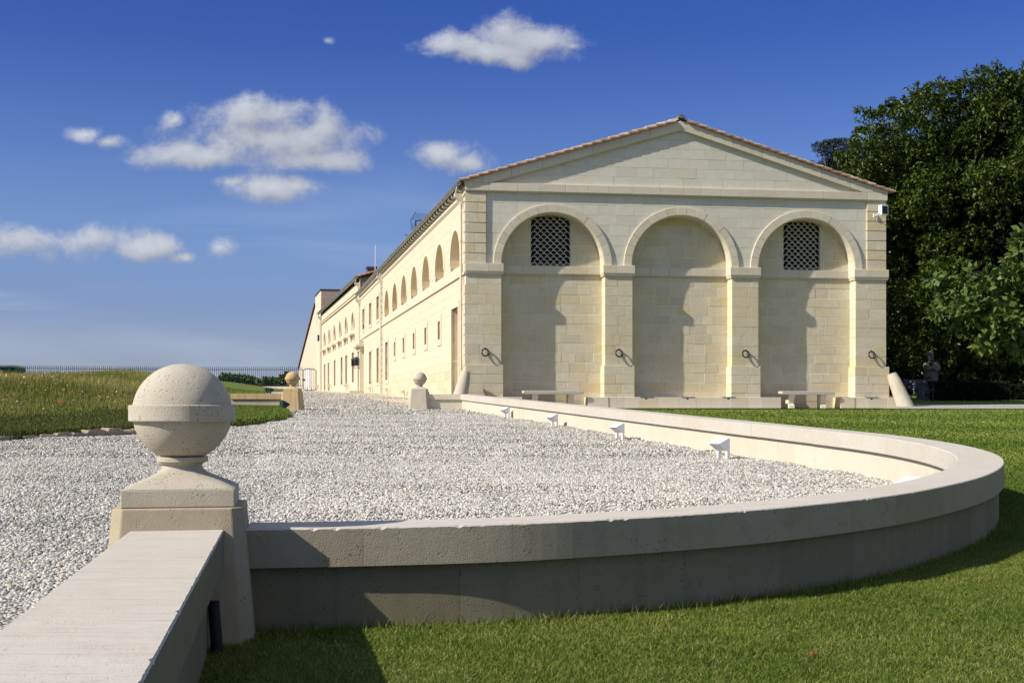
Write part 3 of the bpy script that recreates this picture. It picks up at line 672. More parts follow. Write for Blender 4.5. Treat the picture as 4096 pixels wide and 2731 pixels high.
# plinth ledge with bench bays
g1 = (S_(2089, .15), S_(2353, .15)); g2 = (S_(3125, .15), S_(3362, .15)); endx = S_(3590, .15)
for (a, b) in ((-.1, g1[0]), (g1[1], g2[0]), (g2[1], endx)):
    x = a
    while x < b:
        e = x + random.uniform(.5, .8); e = b if b - e < .3 else e
        mb = MB(); mb.prism(fF, [(x + .002, -.15), (e - .002, -.15), (e - .002, .37), (x + .002, .37)], -.58, .15 + (.02 if x == a else 0), .008, tint=rt()); mb.build('ledge_stone', M['trim'], HALL); x = e
for u in (2585, 2750, 2914, 3374, 3487):
    x = S_(u, .16); mb = MB(); mb.box(fF, (x - .035, .1, .30), (x + .035, .1535, .345)); mb.box(fF, (x - .22, .0, .3705), (x + .25, .165, .385), 1); mb.build('ledge_vent', [M['dark'], M['zinc']], HALL)
# pierced claustra screens
def scale_mesh():
    mb = MB(); N = 12; a0, a1 = math.radians(-12), math.radians(192); v = []
    for n_ in (0.0, -.08):
        for r in (.107, .088):
            for k in range(N + 1):
                a = a0 + (a1 - a0) * k / N; v.append((r * math.cos(a), -n_, r * math.sin(a)))
    K = N + 1; f = []
    for k in range(N): f += [(k + 1, k, K + k, K + k + 1), (k, k + 1, 2 * K + k + 1, 2 * K + k), (K + k + 1, K + k, 3 * K + k, 3 * K + k + 1)]
    f += [(0, K, 3 * K, 2 * K), (K - 1, 3 * K - 1, 4 * K - 1, 2 * K - 1)]
    mb.add(v, f); me = bpy.data.meshes.new('scale_tile'); me.from_pydata([tuple(q) for q in mb.v], [], mb.f); me.materials.append(M['claustra']); return me
M['claustra'] = simple('claustra_stone', (0.58, 0.56, 0.46), 0.9, 0, 0.25, 2.0, .2)
SM = scale_mesh(); ang = math.atan2(.1449, .98945)
for i in (0, 2):
    a, b = lat[i]; cx = CX[i]; w = b - a; sp = w / 6.0
    scr = bpy.data.objects.new('claustra_screen', None); COL.objects.link(scr); scr.location = fF((a + b) / 2, -.5, SP); scr.rotation_euler = (0, 0, ang)
    scr.matrix_basis = Matrix.Translation(scr.location) @ Matrix.Rotation(ang, 4, 'Z'); adopt(scr, HALL)
    mb = MB(); p = [(a, SP), (b, SP)] + [(cx + 1.70 * math.cos(t), SP + 1.70 * math.sin(t)) for t in np.linspace(math.acos((b - cx) / 1.70), math.acos((a - cx) / 1.70), 10)]
    mb.add([fF(x, -.618, h) for x, h in p], [tuple(range(len(p)))]); 
    mb.build('screen_void', M['dark'], scr)
    for r in range(16):
        h = SP + .02 + r * .104; off = 0 if r % 2 == 0 else sp / 2
        for k in range(-1, 7):
            x = a + sp / 2 + k * sp + off
            if x < a + .02 or x > b - .02: continue
            if math.hypot(x - cx, h + .06 - SP) > 1.66: continue
            o = bpy.data.objects.new('scale_tile', SM); COL.objects.link(o)
            o.parent = scr; o.location = (x - (a + b) / 2, 0.02, h - SP); o.scale = (sp / .214, .75, 1)

# ------------------------------------------------------------------ side walls with openings
def rect_minus(p, holes):
    """p axis aligned rectangle (x0,h0,x1,h1); holes same. returns list of rectangles"""
    out = [p]
    for (a, b, c, d) in holes:
        nx = []
        for (x0, h0, x1, h1) in out:
            if c <= x0 or a >= x1 or d <= h0 or b >= h1: nx.append((x0, h0, x1, h1)); continue
            if a > x0: nx.append((x0, h0, a, h1))
            if c < x1: nx.append((c, h0, x1, h1))
            xa, xb = max(a, x0), min(c, x1)
            if b > h0: nx.append((xa, h0, xb, b))
            if d < h1: nx.append((xa, d, xb, h1))
        out = nx
    return [q for q in out if q[2] - q[0] > .02 and q[3] - q[1] > .02]
def side_wall(fr, parent, x0, x1, h0, h1, rects, arches, circles, name='side_masonry', mat=None, joint=True):
    holes = [(a, b, c, d) for (a, b, c, d) in rects] + [(cx - r, sill, cx + r, sp) for (cx, sill, sp, r) in arches]
    discs = [(cx, sp, r) for (cx, sill, sp, r) in arches] + circles
    mb = MB()
    for p in courses(x0, x1, h0, h1, .33, .6, 1.0, .004, 1):
        for (a, b, c, d) in rect_minus((p[0][0], p[0][1], p[2][0], p[2][1]), holes):
            q = [(a, b), (c, b), (c, d), (a, d)]
            for (cx, cy, r) in discs:
                if (cx, cy, r) not in circles and d <= cy: continue
                m = ((a + c) / 2, (b + d) / 2); dd = (m[0] - cx, m[1] - cy); rr = math.hypot(*dd)
                if rr < 1e-3: q = []; break
                if rr - .62 < r:
                    nn = (dd[0] / rr, dd[1] / rr); q = clip_half(q, (cx + nn[0] * r * 1.005, cy + nn[1] * r * 1.005), (-nn[0], -nn[1]))
                    if len(q) < 3: break
            if len(q) > 2:
                q = clean(q)
                if len(q) > 2 and area(q) > .003: mb.prism(fr, q, -.08, 0 + random.uniform(-.001, .001), .002, tint=rt())
    mb.build(name, mat or M['side'], parent, 'stuff')
    # backing with real holes
    pl = [[Vector((x, h, 0)) for x, h in [(x0, h0), (x1, h0), (x1, h1), (x0, h1)]]]
    for (a, b, c, d) in rects: pl.append([Vector((x, h, 0)) for x, h in [(a, max(b, h0 + .01)), (c, max(b, h0 + .01)), (c, d), (a, d)]])
    for (cx, sill, sp, r) in arches: pl.append([Vector((x, h, 0)) for x, h in [(cx - r, sill), (cx + r, sill)] + arc(cx, sp, r, 0, math.pi, 20)])
    for (cx, cy, r) in circles: pl.append([Vector((x, h, 0)) for x, h in arc(cx, cy, r, 0, 2 * math.pi, 28)[:-1]])
    flat = [p for q in pl for p in q]
    m2 = MB(); m2.add([fr(p.x, -.006, p.y) for p in flat], tessellate_polygon(pl)); m2.build('joint_bed', M['mortar_side'], parent)
    return pl[1:]
def opening(fr, parent, name, poly, depth, infill, reveal, split=True, pane=None):
    """reveal block + frame + pane as one window part with sub parts"""
    mb = MB(); k = len(poly); P = [(p.x, p.y) for p in poly]
    v = [fr(x, -.002, h) for x, h in P] + [fr(x, -depth, h) for x, h in P]
    mb.add(v, [((i + 1) % k, i, k + i, k + (i + 1) % k) for i in range(k)], 0, rt())
    w = mb.build(name, reveal, parent)
    m2 = MB(); m2.add([fr(x, -depth + .01, h) for x, h in P], [tuple(range(k))]); m2.build('pane', infill, w)
    xs = [p[0] for p in P]; hs = [p[1] for p in P]; xa, xb, ha, hb = min(xs), max(xs), min(hs), max(hs)
    m3 = MB(); g = .05
    m3.box(fr, ((xa + xb) / 2 - .03, -depth + .01, ha), ((xa + xb) / 2 + .03, -depth + .06, hb)); m3.box(fr, (xa, -depth + .01, ha), (xb, -depth + .06, ha + g))
    for x in (xa, xb - g): m3.box(fr, (x, -depth + .01, ha), (x + g, -depth + .06, hb - ((xb - xa) * .35 if k > 6 else 0)))
    if hb - ha > 1.2 and k <= 6: m3.box(fr, (xa, -depth + .01, ha + (hb - ha) * .62), (xb, -depth + .055, ha + (hb - ha) * .62 + .05))
    m3.build('window_frame', M['frame_grey'], w)
    return w
M['reveal'] = stone_mat('window_reveal_stone', (0.74, 0.64, 0.44), (0.68, 0.56, 0.36), (0.64, 0.48, 0.26), 0.4, 20, 0.2, 0.01, 0.2, streak=0.2)
# main hall side: s from .686 (quoin) to 27.4
AC = [2.14 + 3.75 * k for k in range(7)]
arches = [(c, 5.765, 6.04, 1.06) for c in AC]
doors = [(1.30, .8, 2.76, 4.44)] ; smalls = [(c - .30, 3.56, c + .30, 4.24) for c in AC[1:6]]; tall = [(AC[6] - .62, 2.48, AC[6] + .62, 4.43)]
holes = side_wall(fS, HALL, .25, 26.75, 2.62, 7.95, [(1.30, 2.62, 2.76, 4.44)] + smalls + tall, arches, [])
side_wall(fS, HALL, .25, 26.75, .8, 2.62, [(1.30, .8, 2.76, 2.62), (AC[6] - .62, 2.48, AC[6] + .62, 2.62)], [], [], 'base_masonry', M['base_course'])
def P4(a, b, c, d): return [Vector((x, h, 0)) for x, h in ((a, b), (c, b), (c, d), (a, d))]
for r in smalls: opening(fS, HALL, 'small_window', P4(*r), .28, M['shutter'], M['reveal'])
for r in tall: opening(fS, HALL, 'tall_window', P4(*r), .30, M['shutter'], M['reveal'])
for (cx, sill, sp, r) in arches: opening(fS, HALL, 'arched_window', [Vector((x, h, 0)) for x, h in [(cx - r, sill), (cx + r, sill)] + arc(cx, sp, r, 0, math.pi, 20)], .42, M['shutter'], M['reveal'])
d = opening(fS, HALL, 'door', P4(*doors[0]), .42, M['shutter'], M['reveal'])
# surrounds
def surround(fr, parent, a, b, c, d, w, pr=.03, bottom=True, name='window_surround'):
    mb = MB()
    mb.box(fr, (a - w, -.03, b - (w if bottom else 0)), (a, pr, d + w), tint=.3); mb.box(fr, (c, -.03, b - (w if bottom else 0)), (c + w, pr, d + w), tint=.3)
    mb.box(fr, (a, -.03, d), (c, pr + .002, d + w), tint=.35)
    if bottom: mb.box(fr, (a, -.03, b - w), (c, pr + .002, b), tint=.25)
    return mb.build(name, M['side'], parent)
for (a, b, c, d) in smalls: surround(fS, HALL, a, b, c, d, .22)
surround(fS, HALL, *tall[0], .2)
surround(fS, HALL, 1.30, .9, 2.76, 4.44, .2, .05, False, 'door_surround')
for cx in AC:
    mb = MB(); mb.prism(fS, arc(cx, 6.04, 1.065, 0, math.pi, 24) + arc(cx, 6.04, 1.27, math.pi, 0, 24), -.02, .022, tint=.4); mb.build('arch_surround', M['side'], HALL)
mb = MB(); mb.box(fS, (-.04, -.05, 5.40), (27.4, .06, 5.47)); mb.box(fS, (-.02, -.05, 5.47), (27.4, .035, 5.765), tint=.35); mb.build('string_course', M['side'], HALL)
mb = MB(); mb.box(fS, (0, -.05, 7.93), (27.4, .03, 7.98)); mb.box(fS, (0, -.05, 7.98), (27.4, .06, 8.04)); mb.box(fS, (0, -.05, 8.04), (27.4, .005, 8.38), tint=.2); mb.build('eave_moulding', M['side'], HALL)
mb = MB(); mb.box(fS, (0, -.3, .7), (.26, -.012, 7.95)); mb.build('corner_core', M['trim'], HALL)
for k in range(21):
    h0 = 1.08 + k * .334 if k < 13 else 5.79 + (k - 13) * .334
    if h0 > 7.8 or (k == 12): continue
    mb = MB(); mb.prism(fS, [(.002, h0), (.25, h0), (.25, h0 + .30), (.002, h0 + .30)], -.2, .03, .008, tint=rt()); mb.build('corner_quoin', M['side'], HALL)
    mb = MB(); mb.prism(fS, [(26.77, h0), (27.38, h0), (27.38, h0 + .30), (26.77, h0 + .30)], -.2, .03, .01, tint=rt()); mb.build('end_quoin', M['side'], HALL)
mb = MB(); mb.box(fS, (26.75, -.25, .9), (27.42, -.012, 7.95)); mb.build('end_core', M['trim'], HALL)
# gutter and brackets
def gutter(fr, parent, a, b, h, n=.21, r=.075):
    mb = MB(); v = []; N = 8
    for x in (a, b):
        for rr in (r, r - .012):
            for k in range(N + 1): t = math.pi + math.pi * k / N; v.append(fr(x, n + rr * math.cos(t), h + rr * math.sin(t)))
    K = N + 1; f = []
    for k in range(N): f += [(k, k + 1, 2 * K + k + 1, 2 * K + k), (K + k + 1, K + k, 3 * K + k, 3 * K + k + 1)]
    f += [(0, 2 * K, 3 * K, K), (K - 1, 2 * K - 1, 4 * K - 1, 3 * K - 1)]
    mb.add(v, f, 0, .5, True); c = [fr(a, n + r * math.cos(math.pi + math.pi * k / N), h + r * math.sin(math.pi + math.pi * k / N)) for k in range(N + 1)]; mb.add(c, [tuple(range(N + 1))])
    mb.tube([fr(a, n + r, h), fr(b, n + r, h)], .012, 6)
    return mb.build('gutter', M['zinc'], parent)
gutter(fS, HALL, -.06, 27.4, 8.385)
bm = MB(); fx = Fr((0, 0, 0), dS, nS); bm.box(fx, (-.022, -.03, -.018), (.022, .15, .018)); bm.box(fx, (-.022, .125, -.018), (.022, .155, .10)); bmesh_ = bm.build('gutter_bracket', M['cream'], HALL)
bmesh_.location = Vector(fS(.5, .02, 8.20)) ; bmesh_.parent = None; bmesh_.matrix_parent_inverse = Matrix.Identity(4); adopt(bmesh_, HALL)
for k in range(1, 38):
    c = bmesh_.copy(); c.location = Vector(fS(.5 + .71 * k, .02, 8.20)); COL.objects.link(c)
mb = MB()
for k in range(130):
    s0 = .1 + k * .21; v = []
    for x_ in (.01, .15):
        for q in range(6): t = math.pi * q / 5; v.append(fS(s0 + .105 + .10 * math.cos(t), x_, 8.345 - .07 * math.sin(t)))
    mb.add(v, [(q, q + 1, 7 + q, 6 + q) for q in range(5)], 0, rt(), True)
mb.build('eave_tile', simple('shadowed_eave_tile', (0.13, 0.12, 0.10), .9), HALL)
def downpipe(fr, parent, s, h1, h0, n=.09, hop=True):
    mb = MB(); mb.tube([fr(s, n, h1 - .55), fr(s, n, h0)], .045, 8)
    for h in np.arange(h0 + 1.2, h1 - 1, 2.1): mb.tube([fr(s, n, h), fr(s, n, h + .06)], .06, 8)
    mb.build('downpipe', M['cream'], parent)
    mb = MB(); fq = Fr(fr(s - .11, 0, 0), fr.n[:2], (-fr.e.x, -fr.e.y)); fq.n = -fr.e
    mb.prism(fq, [(.03, h1 - .55), (.12, h1 - .55), (.14, h1 - .42), (.31, h1 - .27), (.31, h1 - .17), (.03, h1 - .17)], -.22, .0); mb.build('rainwater_head', M['cream'], parent)
    mb = MB(); mb.tube([fr(s, .21, h1 + .07), fr(s, .22, h1 - .0), fr(s, .25, h1 - .10), fr(s, .24, h1 - .18)], .04, 8); mb.build('gutter_outlet', M['zinc'], parent)
downpipe(fS, HALL, .38, 8.25, 1.1)
downpipe(fS, HALL, 27.0, 8.25, 1.8)

# ------------------------------------------------------------------ middle wing
MID_ = thing('middle_wing', 'cream stone wing with rectangular windows in two rows beyond the arched hall', 'building', fS(27.45, 0, 1.6))
MC = [29.3, 33.85, 38.4]
up = [(c - .68, 5.93, c + .68, 7.19) for c in MC]; lowr = [(c - .62, 2.45, c + .62, 4.34) for c in MC[:2]]; dr = (38.8, 2.1, 40.1, 4.55)
side_wall(fS, MID_, 27.45, 41.1, 2.62, 7.95, up + [(a, 2.62, c, d) for (a, b, c, d) in lowr] + [(38.8, 2.62, 40.1, 4.55)], [], [])
side_wall(fS, MID_, 27.45, 41.1, 1.5, 2.62, [(a, b, c, 2.62) for (a, b, c, d) in lowr] + [(38.8, 2.1, 40.1, 2.62)], [], [], 'base_masonry', M['base_course'])
for r in up + lowr: opening(fS, MID_, 'window', P4(*r), .3, M['shutter'], M['reveal']); surround(fS, MID_, *r, .16)
opening(fS, MID_, 'door', P4(*dr), .42, M['shutter'], M['reveal'])
mb = MB(); mb.box(fS, (38.35, -.02, 2.1), (38.8, .25, 4.6)); mb.box(fS, (40.1, -.02, 2.1), (40.55, .25, 4.6)); mb.build('door_pilaster', M['trim'], MID_)
mb = MB(); mb.box(fS, (38.25, -.02, 4.6), (40.65, .28, 4.85)); mb.box(fS, (38.1, -.02, 4.85), (40.8, .50, 5.0)); mb.box(fS, (38.3, -.02, 5.0), (40.6, .3, 5.25)); mb.build('door_hood', M['trim'], MID_)
mb = MB(); mb.box(fS, (38.2, -.02, 1.7), (40.8, .9, 2.12)); mb.build('door_step', M['base_course'], MID_)
mb = MB(); mb.box(fS, (27.45, -.05, 5.38), (41.1, .06, 5.47)); mb.build('string_course', M['side'], MID_)
mb = MB(); mb.box(fS, (27.45, -.05, 7.94), (41.1, .04, 8.02)); mb.box(fS, (27.45, -.05, 8.02), (41.1, .0, 8.38)); mb.build('eave_moulding', M['side'], MID_)
gutter(fS, MID_, 27.55, 41.6, 8.385)
for k in range(19):
    c = bmesh_.copy(); c.location = Vector(fS(27.9 + .71 * k, .02, 8.20)); COL.objects.link(c); c.parent = None; c.matrix_parent_inverse = Matrix.Identity(4); adopt(c, MID_)
downpipe(fS, MID_, 40.95, 8.2, 2.1)
roof_sheet('roof_tiling', MID_, fS(27.5, .20, EAVE), fS(41.6, .20, EAVE), fS(27.5, -7.6, 10.8), fS(41.1, -7.6, 10.8), rows=14)
mb = MB(); mb.add([fS(27.45, -.02, 1.5), fS(27.45, -14, 1.5), fS(27.45, -14, 8.2), fS(27.45, -7, 10.5), fS(27.45, -.02, 8.2)], [(0, 1, 2, 3, 4)]); mb.build('party_wall', M['side'], MID_)

# ------------------------------------------------------------------ far wing
dW = (-.2242, .9745); nW = (-.9745, -.2242)
fW = Fr((-9.77, 82.3, 0.0), dW, nW)
FARW = thing('long_wing', 'cream stone wing with a row of round windows above tall narrow ones', 'building', fW(.1, 0, 2.0))
def SW(u): return (46911 / (u - 870) - 82.3) / .9745
Z2S = lambda z: (z - 82.3) / .9745
oc = [(Z2S(z), 6.80, .71) for z in (86.4, 90.9, 95.35, 99.9, 104.5, 109.1)]
lw = [(Z2S(z) - .62, 2.80, Z2S(z) + .62, 4.80) for z in (86.5, 91.0, 94.4, 100.0)] + [(Z2S(z) - .62, 2.5, Z2S(z) + .62, 4.80) for z in (105.6, 109.3)]
WL = Z2S(112.8)
side_wall(fW, FARW, .05, WL, 2.0, 9.25, lw, [], [(a, b, c) for a, b, c in oc])
for r in lw: opening(fW, FARW, 'tall_window', P4(*r), .32, M['shutter'], M['reveal'])
for r in lw: surround(fW, FARW, *r, .14, .03, False)
for (cx, cy, r) in oc:
    opening(fW, FARW, 'round_window', [Vector((x, h, 0)) for x, h in arc(cx, cy, r, 0, 2 * math.pi, 28)[:-1]], .40, M['shutter'], M['reveal'])
    mb = MB(); mb.prism(fW, arc(cx, cy, r + .02, -.5, math.pi + .5, 26) + arc(cx, cy, r + .20, math.pi + .5, -.5, 26), -.02, .06, tint=.3); mb.build('round_moulding', M['side'], FARW)
    mb = MB(); mb.box(fW, (cx - 1.0, -.02, 5.93), (cx + 1.0, .30, 6.03)); mb.build('window_sill', M['trim'], FARW)
    mb = MB(); mb.box(fW, (cx - .95, -.02, 5.55), (cx - .8, .12, 5.93)); mb.box(fW, (cx + .8, -.02, 5.55), (cx + .95, .12, 5.93)); mb.build('sill_bracket', M['trim'], FARW)
mb = MB(); mb.box(fW, (.02, -.05, 8.42), (WL, .10, 8.52)); mb.box(fW, (.02, -.05, 8.52), (WL, .05, 8.60)); mb.box(fW, (.02, -.05, 8.60), (WL, .12, 8.68)); mb.build('cornice', M['side'], FARW)
gutter(fW, FARW, .0, WL + .6, 9.47, .22, .12)
roof_sheet('roof_tiling', FARW, fW(.0, .25, 9.50), fW(WL + .3, .25, 9.50), fW(.0, -8, 11.9), fW(WL, -8, 11.9), rows=14, mat=M['tile_red'])
mb = MB(); mb.add([fW(.02, -.01, 2.0), fW(.02, -15, 2.0), fW(.02, -15, 9.3), fW(.02, -8, 11.75), fW(.02, -.01, 9.4)], [(0, 1, 2, 3, 4)]); mb.build('gable_wall', M['stained'], FARW)
mb = MB(); mb.box(fW, (.0, -.02, 7.6), (.5, .012, 9.4), tint=.4); mb.build('gable_return', M['side'], FARW)
for k in range(14):
    mb = MB(); fg = Fr(fW(0, 0, 0), (-nW[0], -nW[1]), (-dW[0], -dW[1])); x0 = -.3 + k * .3; half_tile(fg, x0, x0 + .38, 9.52 + .3 * x0 + .02, 9.50 + .3 * (x0 + .38), .05, .11, .018, mb, rt()); mb.build('verge_tile', M['tile_red'], FARW)
downpipe(fW, FARW, .35, 9.3, 8.5, .1)
downpipe(fW, FARW, WL + .25, 9.3, 2.6, .12)
# chimney
ch = MB(); fc = Fr((-9.35, 85.0, 0), dW, nW)
ch.box(fc, (-.35, -.28, 9.2), (.35, .28, 9.95)); ch.box(fc, (-.42, -.33, 9.95), (.42, .33, 10.05)); ch.box(fc, (-.38, -.30, 10.05), (.38, .30, 10.28)); ch.box(fc, (-.44, -.35, 10.28), (.44, .35, 10.40)); ch.build('chimney', M['chimney'], FARW)

# ------------------------------------------------------------------ end building: tower and gable
ENDB = thing('end_building', 'cream stone gable end with a square flat topped tower at the far end', 'building', fW(WL + .1, 0, 2.6))
TA, TB = Z2S(112.9), Z2S(119.4)
mb = MB(); mb.box(fW, (TA + .02, -14, 2.3), (TB, .02, 11.45)); o = mb.build('tower', M['towerstone'], ENDB)
side_wall(Fr(fW(0, .04, 0), dW, nW), ENDB, TA + .02, TB, 2.3, 11.45, [(TA + 4.2, 8.6, TA + 4.9, 10.0)], [], [], 'tower_masonry')
mb = MB(); mb.box(fW, (TA - .05, -14.1, 11.45), (TB + .08, .1, 11.57)); mb.build('tower_edge', M['lead'], ENDB)
for r in range(9):
    mb = MB(); x = -.4
    fT = Fr(fW(TA, 0, 0), (-nW[0], -nW[1]), (-dW[0], -dW[1]))
    mb.box(fT, (.05, -.05, 8.0 + r * .385), (9, .0 + .02, 8.0 + r * .385 + .37), tint=rt()); mb.build('tower_course', M['towerstone'], ENDB)
TE = Z2S(144); k1 = 10.75; k0 = 5.5
poly = [(TB, 2.4), (TE, 2.4), (TE, k0), (TB, k1)]
mb = MB()
for p in courses(TB, TE, 2.4, 10.8, .38, .7, 1.1, .006, 1):
    q = clip_convex(p, [(TB, 2.4), (TE, 2.4), (TE, k0), (TB, k1)])
    for (a, b, c, d) in [(Z2S(126.8), 2.4, Z2S(133.3), 5.0)]:
        if q and p[0][0] < c and p[2][0] > a and p[0][1] < d: q = []
    if len(q) > 2 and area(q) > .01: mb.prism(fW, clean(q), -.08, 0, .004, tint=rt())
mb.build('gable_masonry', M['side'], ENDB, 'stuff')
mb = MB(); mb.add([fW(x, -.03, h) for x, h in poly], [(0, 1, 2, 3)]); mb.build('gable_backing', M['side'], ENDB)
mb = MB(); mb.box(fW, (Z2S(126.8), -.02, 2.7), (Z2S(133.3), .03, 5.0)); mb.build('door', M['white'], ENDB)
nV = 70
for k in range(nV):
    a = k / nV; b = (k + 1.15) / nV; mb = MB()
    x0, x1 = TB + (TE - TB) * a, TB + (TE - TB) * b; h0, h1 = k1 + (k0 - k1) * a, k1 + (k0 - k1) * b
    mb.prism(fW, [(x0, h0 - .02), (x1, h1 + .03), (x1, h1 + .13), (x0, h0 + .10)], -.5, .16, tint=rt()); mb.build('verge_tile', simple('dark_red_tile', (0.16, 0.055, 0.04), .9) if k == 0 else bpy.data.materials['dark_red_tile'], ENDB)
mb = MB(); c0 = Vector(fW(TA + .9, -5.3, 11.57)); mb.tube([c0, c0 + Vector((*dW, 0)) * 1.2], .72, 20); mb.build('roof_drum', M['chimney'], ENDB)
mb = MB(); mb.tube([c0 + Vector((*dW, 0)) * .05, c0 + Vector((*dW, 0)) * 1.25], .80, 20); mb.build('drum_band', M['white'], ENDB)

# ------------------------------------------------------------------ wall fittings
def flood(name, label, p, e, n, sc_=1.0):
    t = thing(name, label, 'floodlight', p)
    f = Fr(p, e, n); mb = MB()
    mb.box(f, (-.14 * sc_, .12, -.17 * sc_), (.14 * sc_, .30, .17 * sc_)); mb.build('housing', M['white'], t, bevel=.01)
    mb = MB(); mb.box(f, (-.11 * sc_, .30, -.13 * sc_), (.11 * sc_, .305, .13 * sc_)); mb.build('lens', M['glass_dark'], t)
    mb = MB(); mb.tube([f(-.16 * sc_, .2, -.1), f(-.2 * sc_, .1, -.16), f(-.2 * sc_, -.0, -.16)], .018, 6); mb.box(f, (-.26 * sc_, -.01, -.22), (-.14 * sc_, .03, -.1)); mb.build('bracket', M['white'], t)
    return t
flood('floodlight', 'white square floodlight fixed high at the right corner of the pediment front', fF(14.33, .0, 6.78), (.93, .37), (.37, -.93))
flood('floodlight', 'small white floodlight on the cream wall below the far tower', fW(WL + 1.2, .05, 7.3), (.98, .2), (.2, -.98), 2.0)
for i, (u, w) in enumerate(((1941, 'leftmost pilaster beside the corner downpipe'), (2476, 'pilaster between the left and middle blind arches'), (2982.6, 'pilaster between the middle and right blind arches'), (3487, 'rightmost pilaster below the floodlight'))):
    x = S_(u, .07); t = thing('wall_ring', 'dark metal tethering ring hanging on the ' + w, 'ring', fF(x, 0, 1.83), ang, 'metal rings on the pilasters')
    mb = MB(); c = []
    for k in range(25): a = 2 * math.pi * k / 24; c.append(fF(x + .118 * math.cos(a), .095 - .05 * math.sin(a), 1.83 + .118 * math.sin(a)))
    mb.tube(c, .023, 8, caps=False); mb.build('ring', M['ring'], t)
    mb = MB(); mb.tube([fF(x, -.01, 1.965), fF(x, .06, 1.965)], .014, 6); mb.tube([fF(x, .055, 1.99), fF(x, .055, 1.93)], .02, 6); mb.build('ring_eye', M['ring'], t)
for i, (s_, zz, lab) in enumerate(((38.55, 3.95, 'black wall lantern on the nearer side of the hooded door'), (41.0, 4.0, 'black wall lantern on the farther side of the hooded door'))):
    t = thing('wall_lantern', lab, 'lantern', fS(s_, .3, zz), 0, 'lanterns beside the hooded door'); f = fS
    mb = MB(); mb.box(f, (s_ - .13, .30, zz - .26), (s_ + .13, .56, zz - .22)); mb.box(f, (s_ - .13, .30, zz + .10), (s_ + .13, .56, zz + .14))
    for (a_, b_) in ((-.12, .31), (.12, .31), (-.12, .55), (.12, .55)): mb.tube([f(s_ + a_, b_, zz - .24), f(s_ + a_, b_, zz + .12)], .018, 6)
    mb.lathe([(.17, .14), (.14, .22), (.06, .28), (.0, .29)], 10, f(s_, .43, zz)); mb.build('lantern_body', M['lead'], t)
    mb = MB(); mb.box(f, (s_ - .10, .33, zz - .22), (s_ + .10, .53, zz + .10)); mb.build('lantern_glass', M['glass_dark'], t)
    mb = MB(); mb.tube([f(s_, .43, zz - .18), f(s_, .43, zz + .02)], .05, 8); mb.build('lantern_bulb', M['lamp_glass'], t)
    mb = MB(); mb.tube([f(s_, .0, zz - .35), f(s_, .3, zz - .42), f(s_, .44, zz - .28)], .02, 6); mb.build('lantern_arm', M['iron'], t)
# aerials
t = thing('roof_antenna', 'grid panel television aerial on a mast above the hall gutter', 'antenna', (-4.67, 62, 8.7))
mb = MB(); mb.tube([(-4.67, 62, 8.7), (-4.67, 62, 10.1)], .03, 6); mb.tube([(-4.67, 62, 10.05), (-3.6, 61.6, 10.25)], .025, 6); mb.build('mast', M['iron'], t)
mb = MB()
for k in range(7): z = 10.1 + k * .055; mb.tube([(-4.9 + .03 * k, 61.8, z), (-4.2 + .03 * k, 62.3, z)], .008, 4)
for k in range(6): z = 9.6 + k * .07; mb.tube([(-4.9 + .0 * k, 61.8, z), (-4.3, 62.3, z)], .008, 4)
mb.tube([(-4.9, 61.8, 10.05), (-4.65, 61.8, 10.5)], .018, 4); mb.tube([(-4.2, 62.3, 10.05), (-3.98, 62.3, 10.45)], .018, 4); mb.tube([(-4.9, 61.8, 10.05), (-4.75, 61.8, 9.6)], .014, 4)
mb.build('reflector', M['iron'], t)
t = thing('roof_antenna', 'low horizontal aerial just above the middle of the hall gutter', 'antenna', (-5.0, 62.5, 9.1))
mb = MB(); mb.tube([(-5.25, 62.5, 9.49), (-4.4, 62.2, 9.33)], .014, 5); mb.tube([(-5.2, 62.5, 9.42), (-4.4, 62.2, 9.26)], .014, 5); mb.tube([(-4.6, 62.3, 9.3), (-4.6, 62.3, 8.7)], .02, 5); mb.build('boom', M['iron'], t)
mb = MB(); mb.tube([(-9.05, 84.6, 9.6), (-9.02, 84.6, 11.8)], [.03, .018], 6); tag(mb.build('lightning_rod', M['white']), 'thin white lightning rod rising beside the dark chimney', 'rod')

# ------------------------------------------------------------------ benches and guard stones
def bench(label, u0, u1):
    a, b = S_(u0, .2), S_(u1, .2); c = (a + b) / 2; w = (b - a) / 2
    t = thing('stone_bench', label, 'bench', fF(c, .15, .0), ang, 'stone benches in the plinth bays')
    mb = MB(); mb.prism(Fr(fF(0, 0, 0), fF.e[:2], fF.n[:2]), [(c - w, .50), (c - w + .06, .46), (c + w - .06, .46), (c + w, .50), (c + w, .58), (c - w, .58)], -.20, .27, .012, tint=.5); mb.build('seat', M['coping'], t)
    for q in (-1, 1):
        x = c + q * w * .60; mb = MB()
        fq = Fr(fF(x, 0, 0), (fF.n.x, fF.n.y), (fF.e.x, fF.e.y))
        mb.prism(fq, [(-.17, 0), (.20, 0), (.18, .10), (.12, .16), (.14, .30), (.22, .46), (-.17, .46)], -.10, .10, .012, tint=.4); mb.build('leg', M['trim'], t)
bench('long stone bench in the plinth bay below the left arch', 2093, 2334)
bench('shorter stone bench in the plinth bay below the right arch', 3126, 3338)
def guard(label, base, top, rb, rt_):
    b = Vector(base); t = Vector(top); pts = [b + (t - b) * k / 6 for k in range(7)]; rr = [rb + (rt_ - rb) * k / 6 for k in range(7)]; rr[6] = rt_ * .86; pts[6] = t
    mb = MB(); mb.tube(pts, rr, 20, tint=.6); tag(mb.build('guard_stone', M['pillar']), label, 'guard stone', 'leaning guard stones at the hall corners')
guard('leaning conical guard stone at the left corner of the hall', (-1.78, 41.1, .85), (-1.50, 41.65, 2.17), .30, .165)
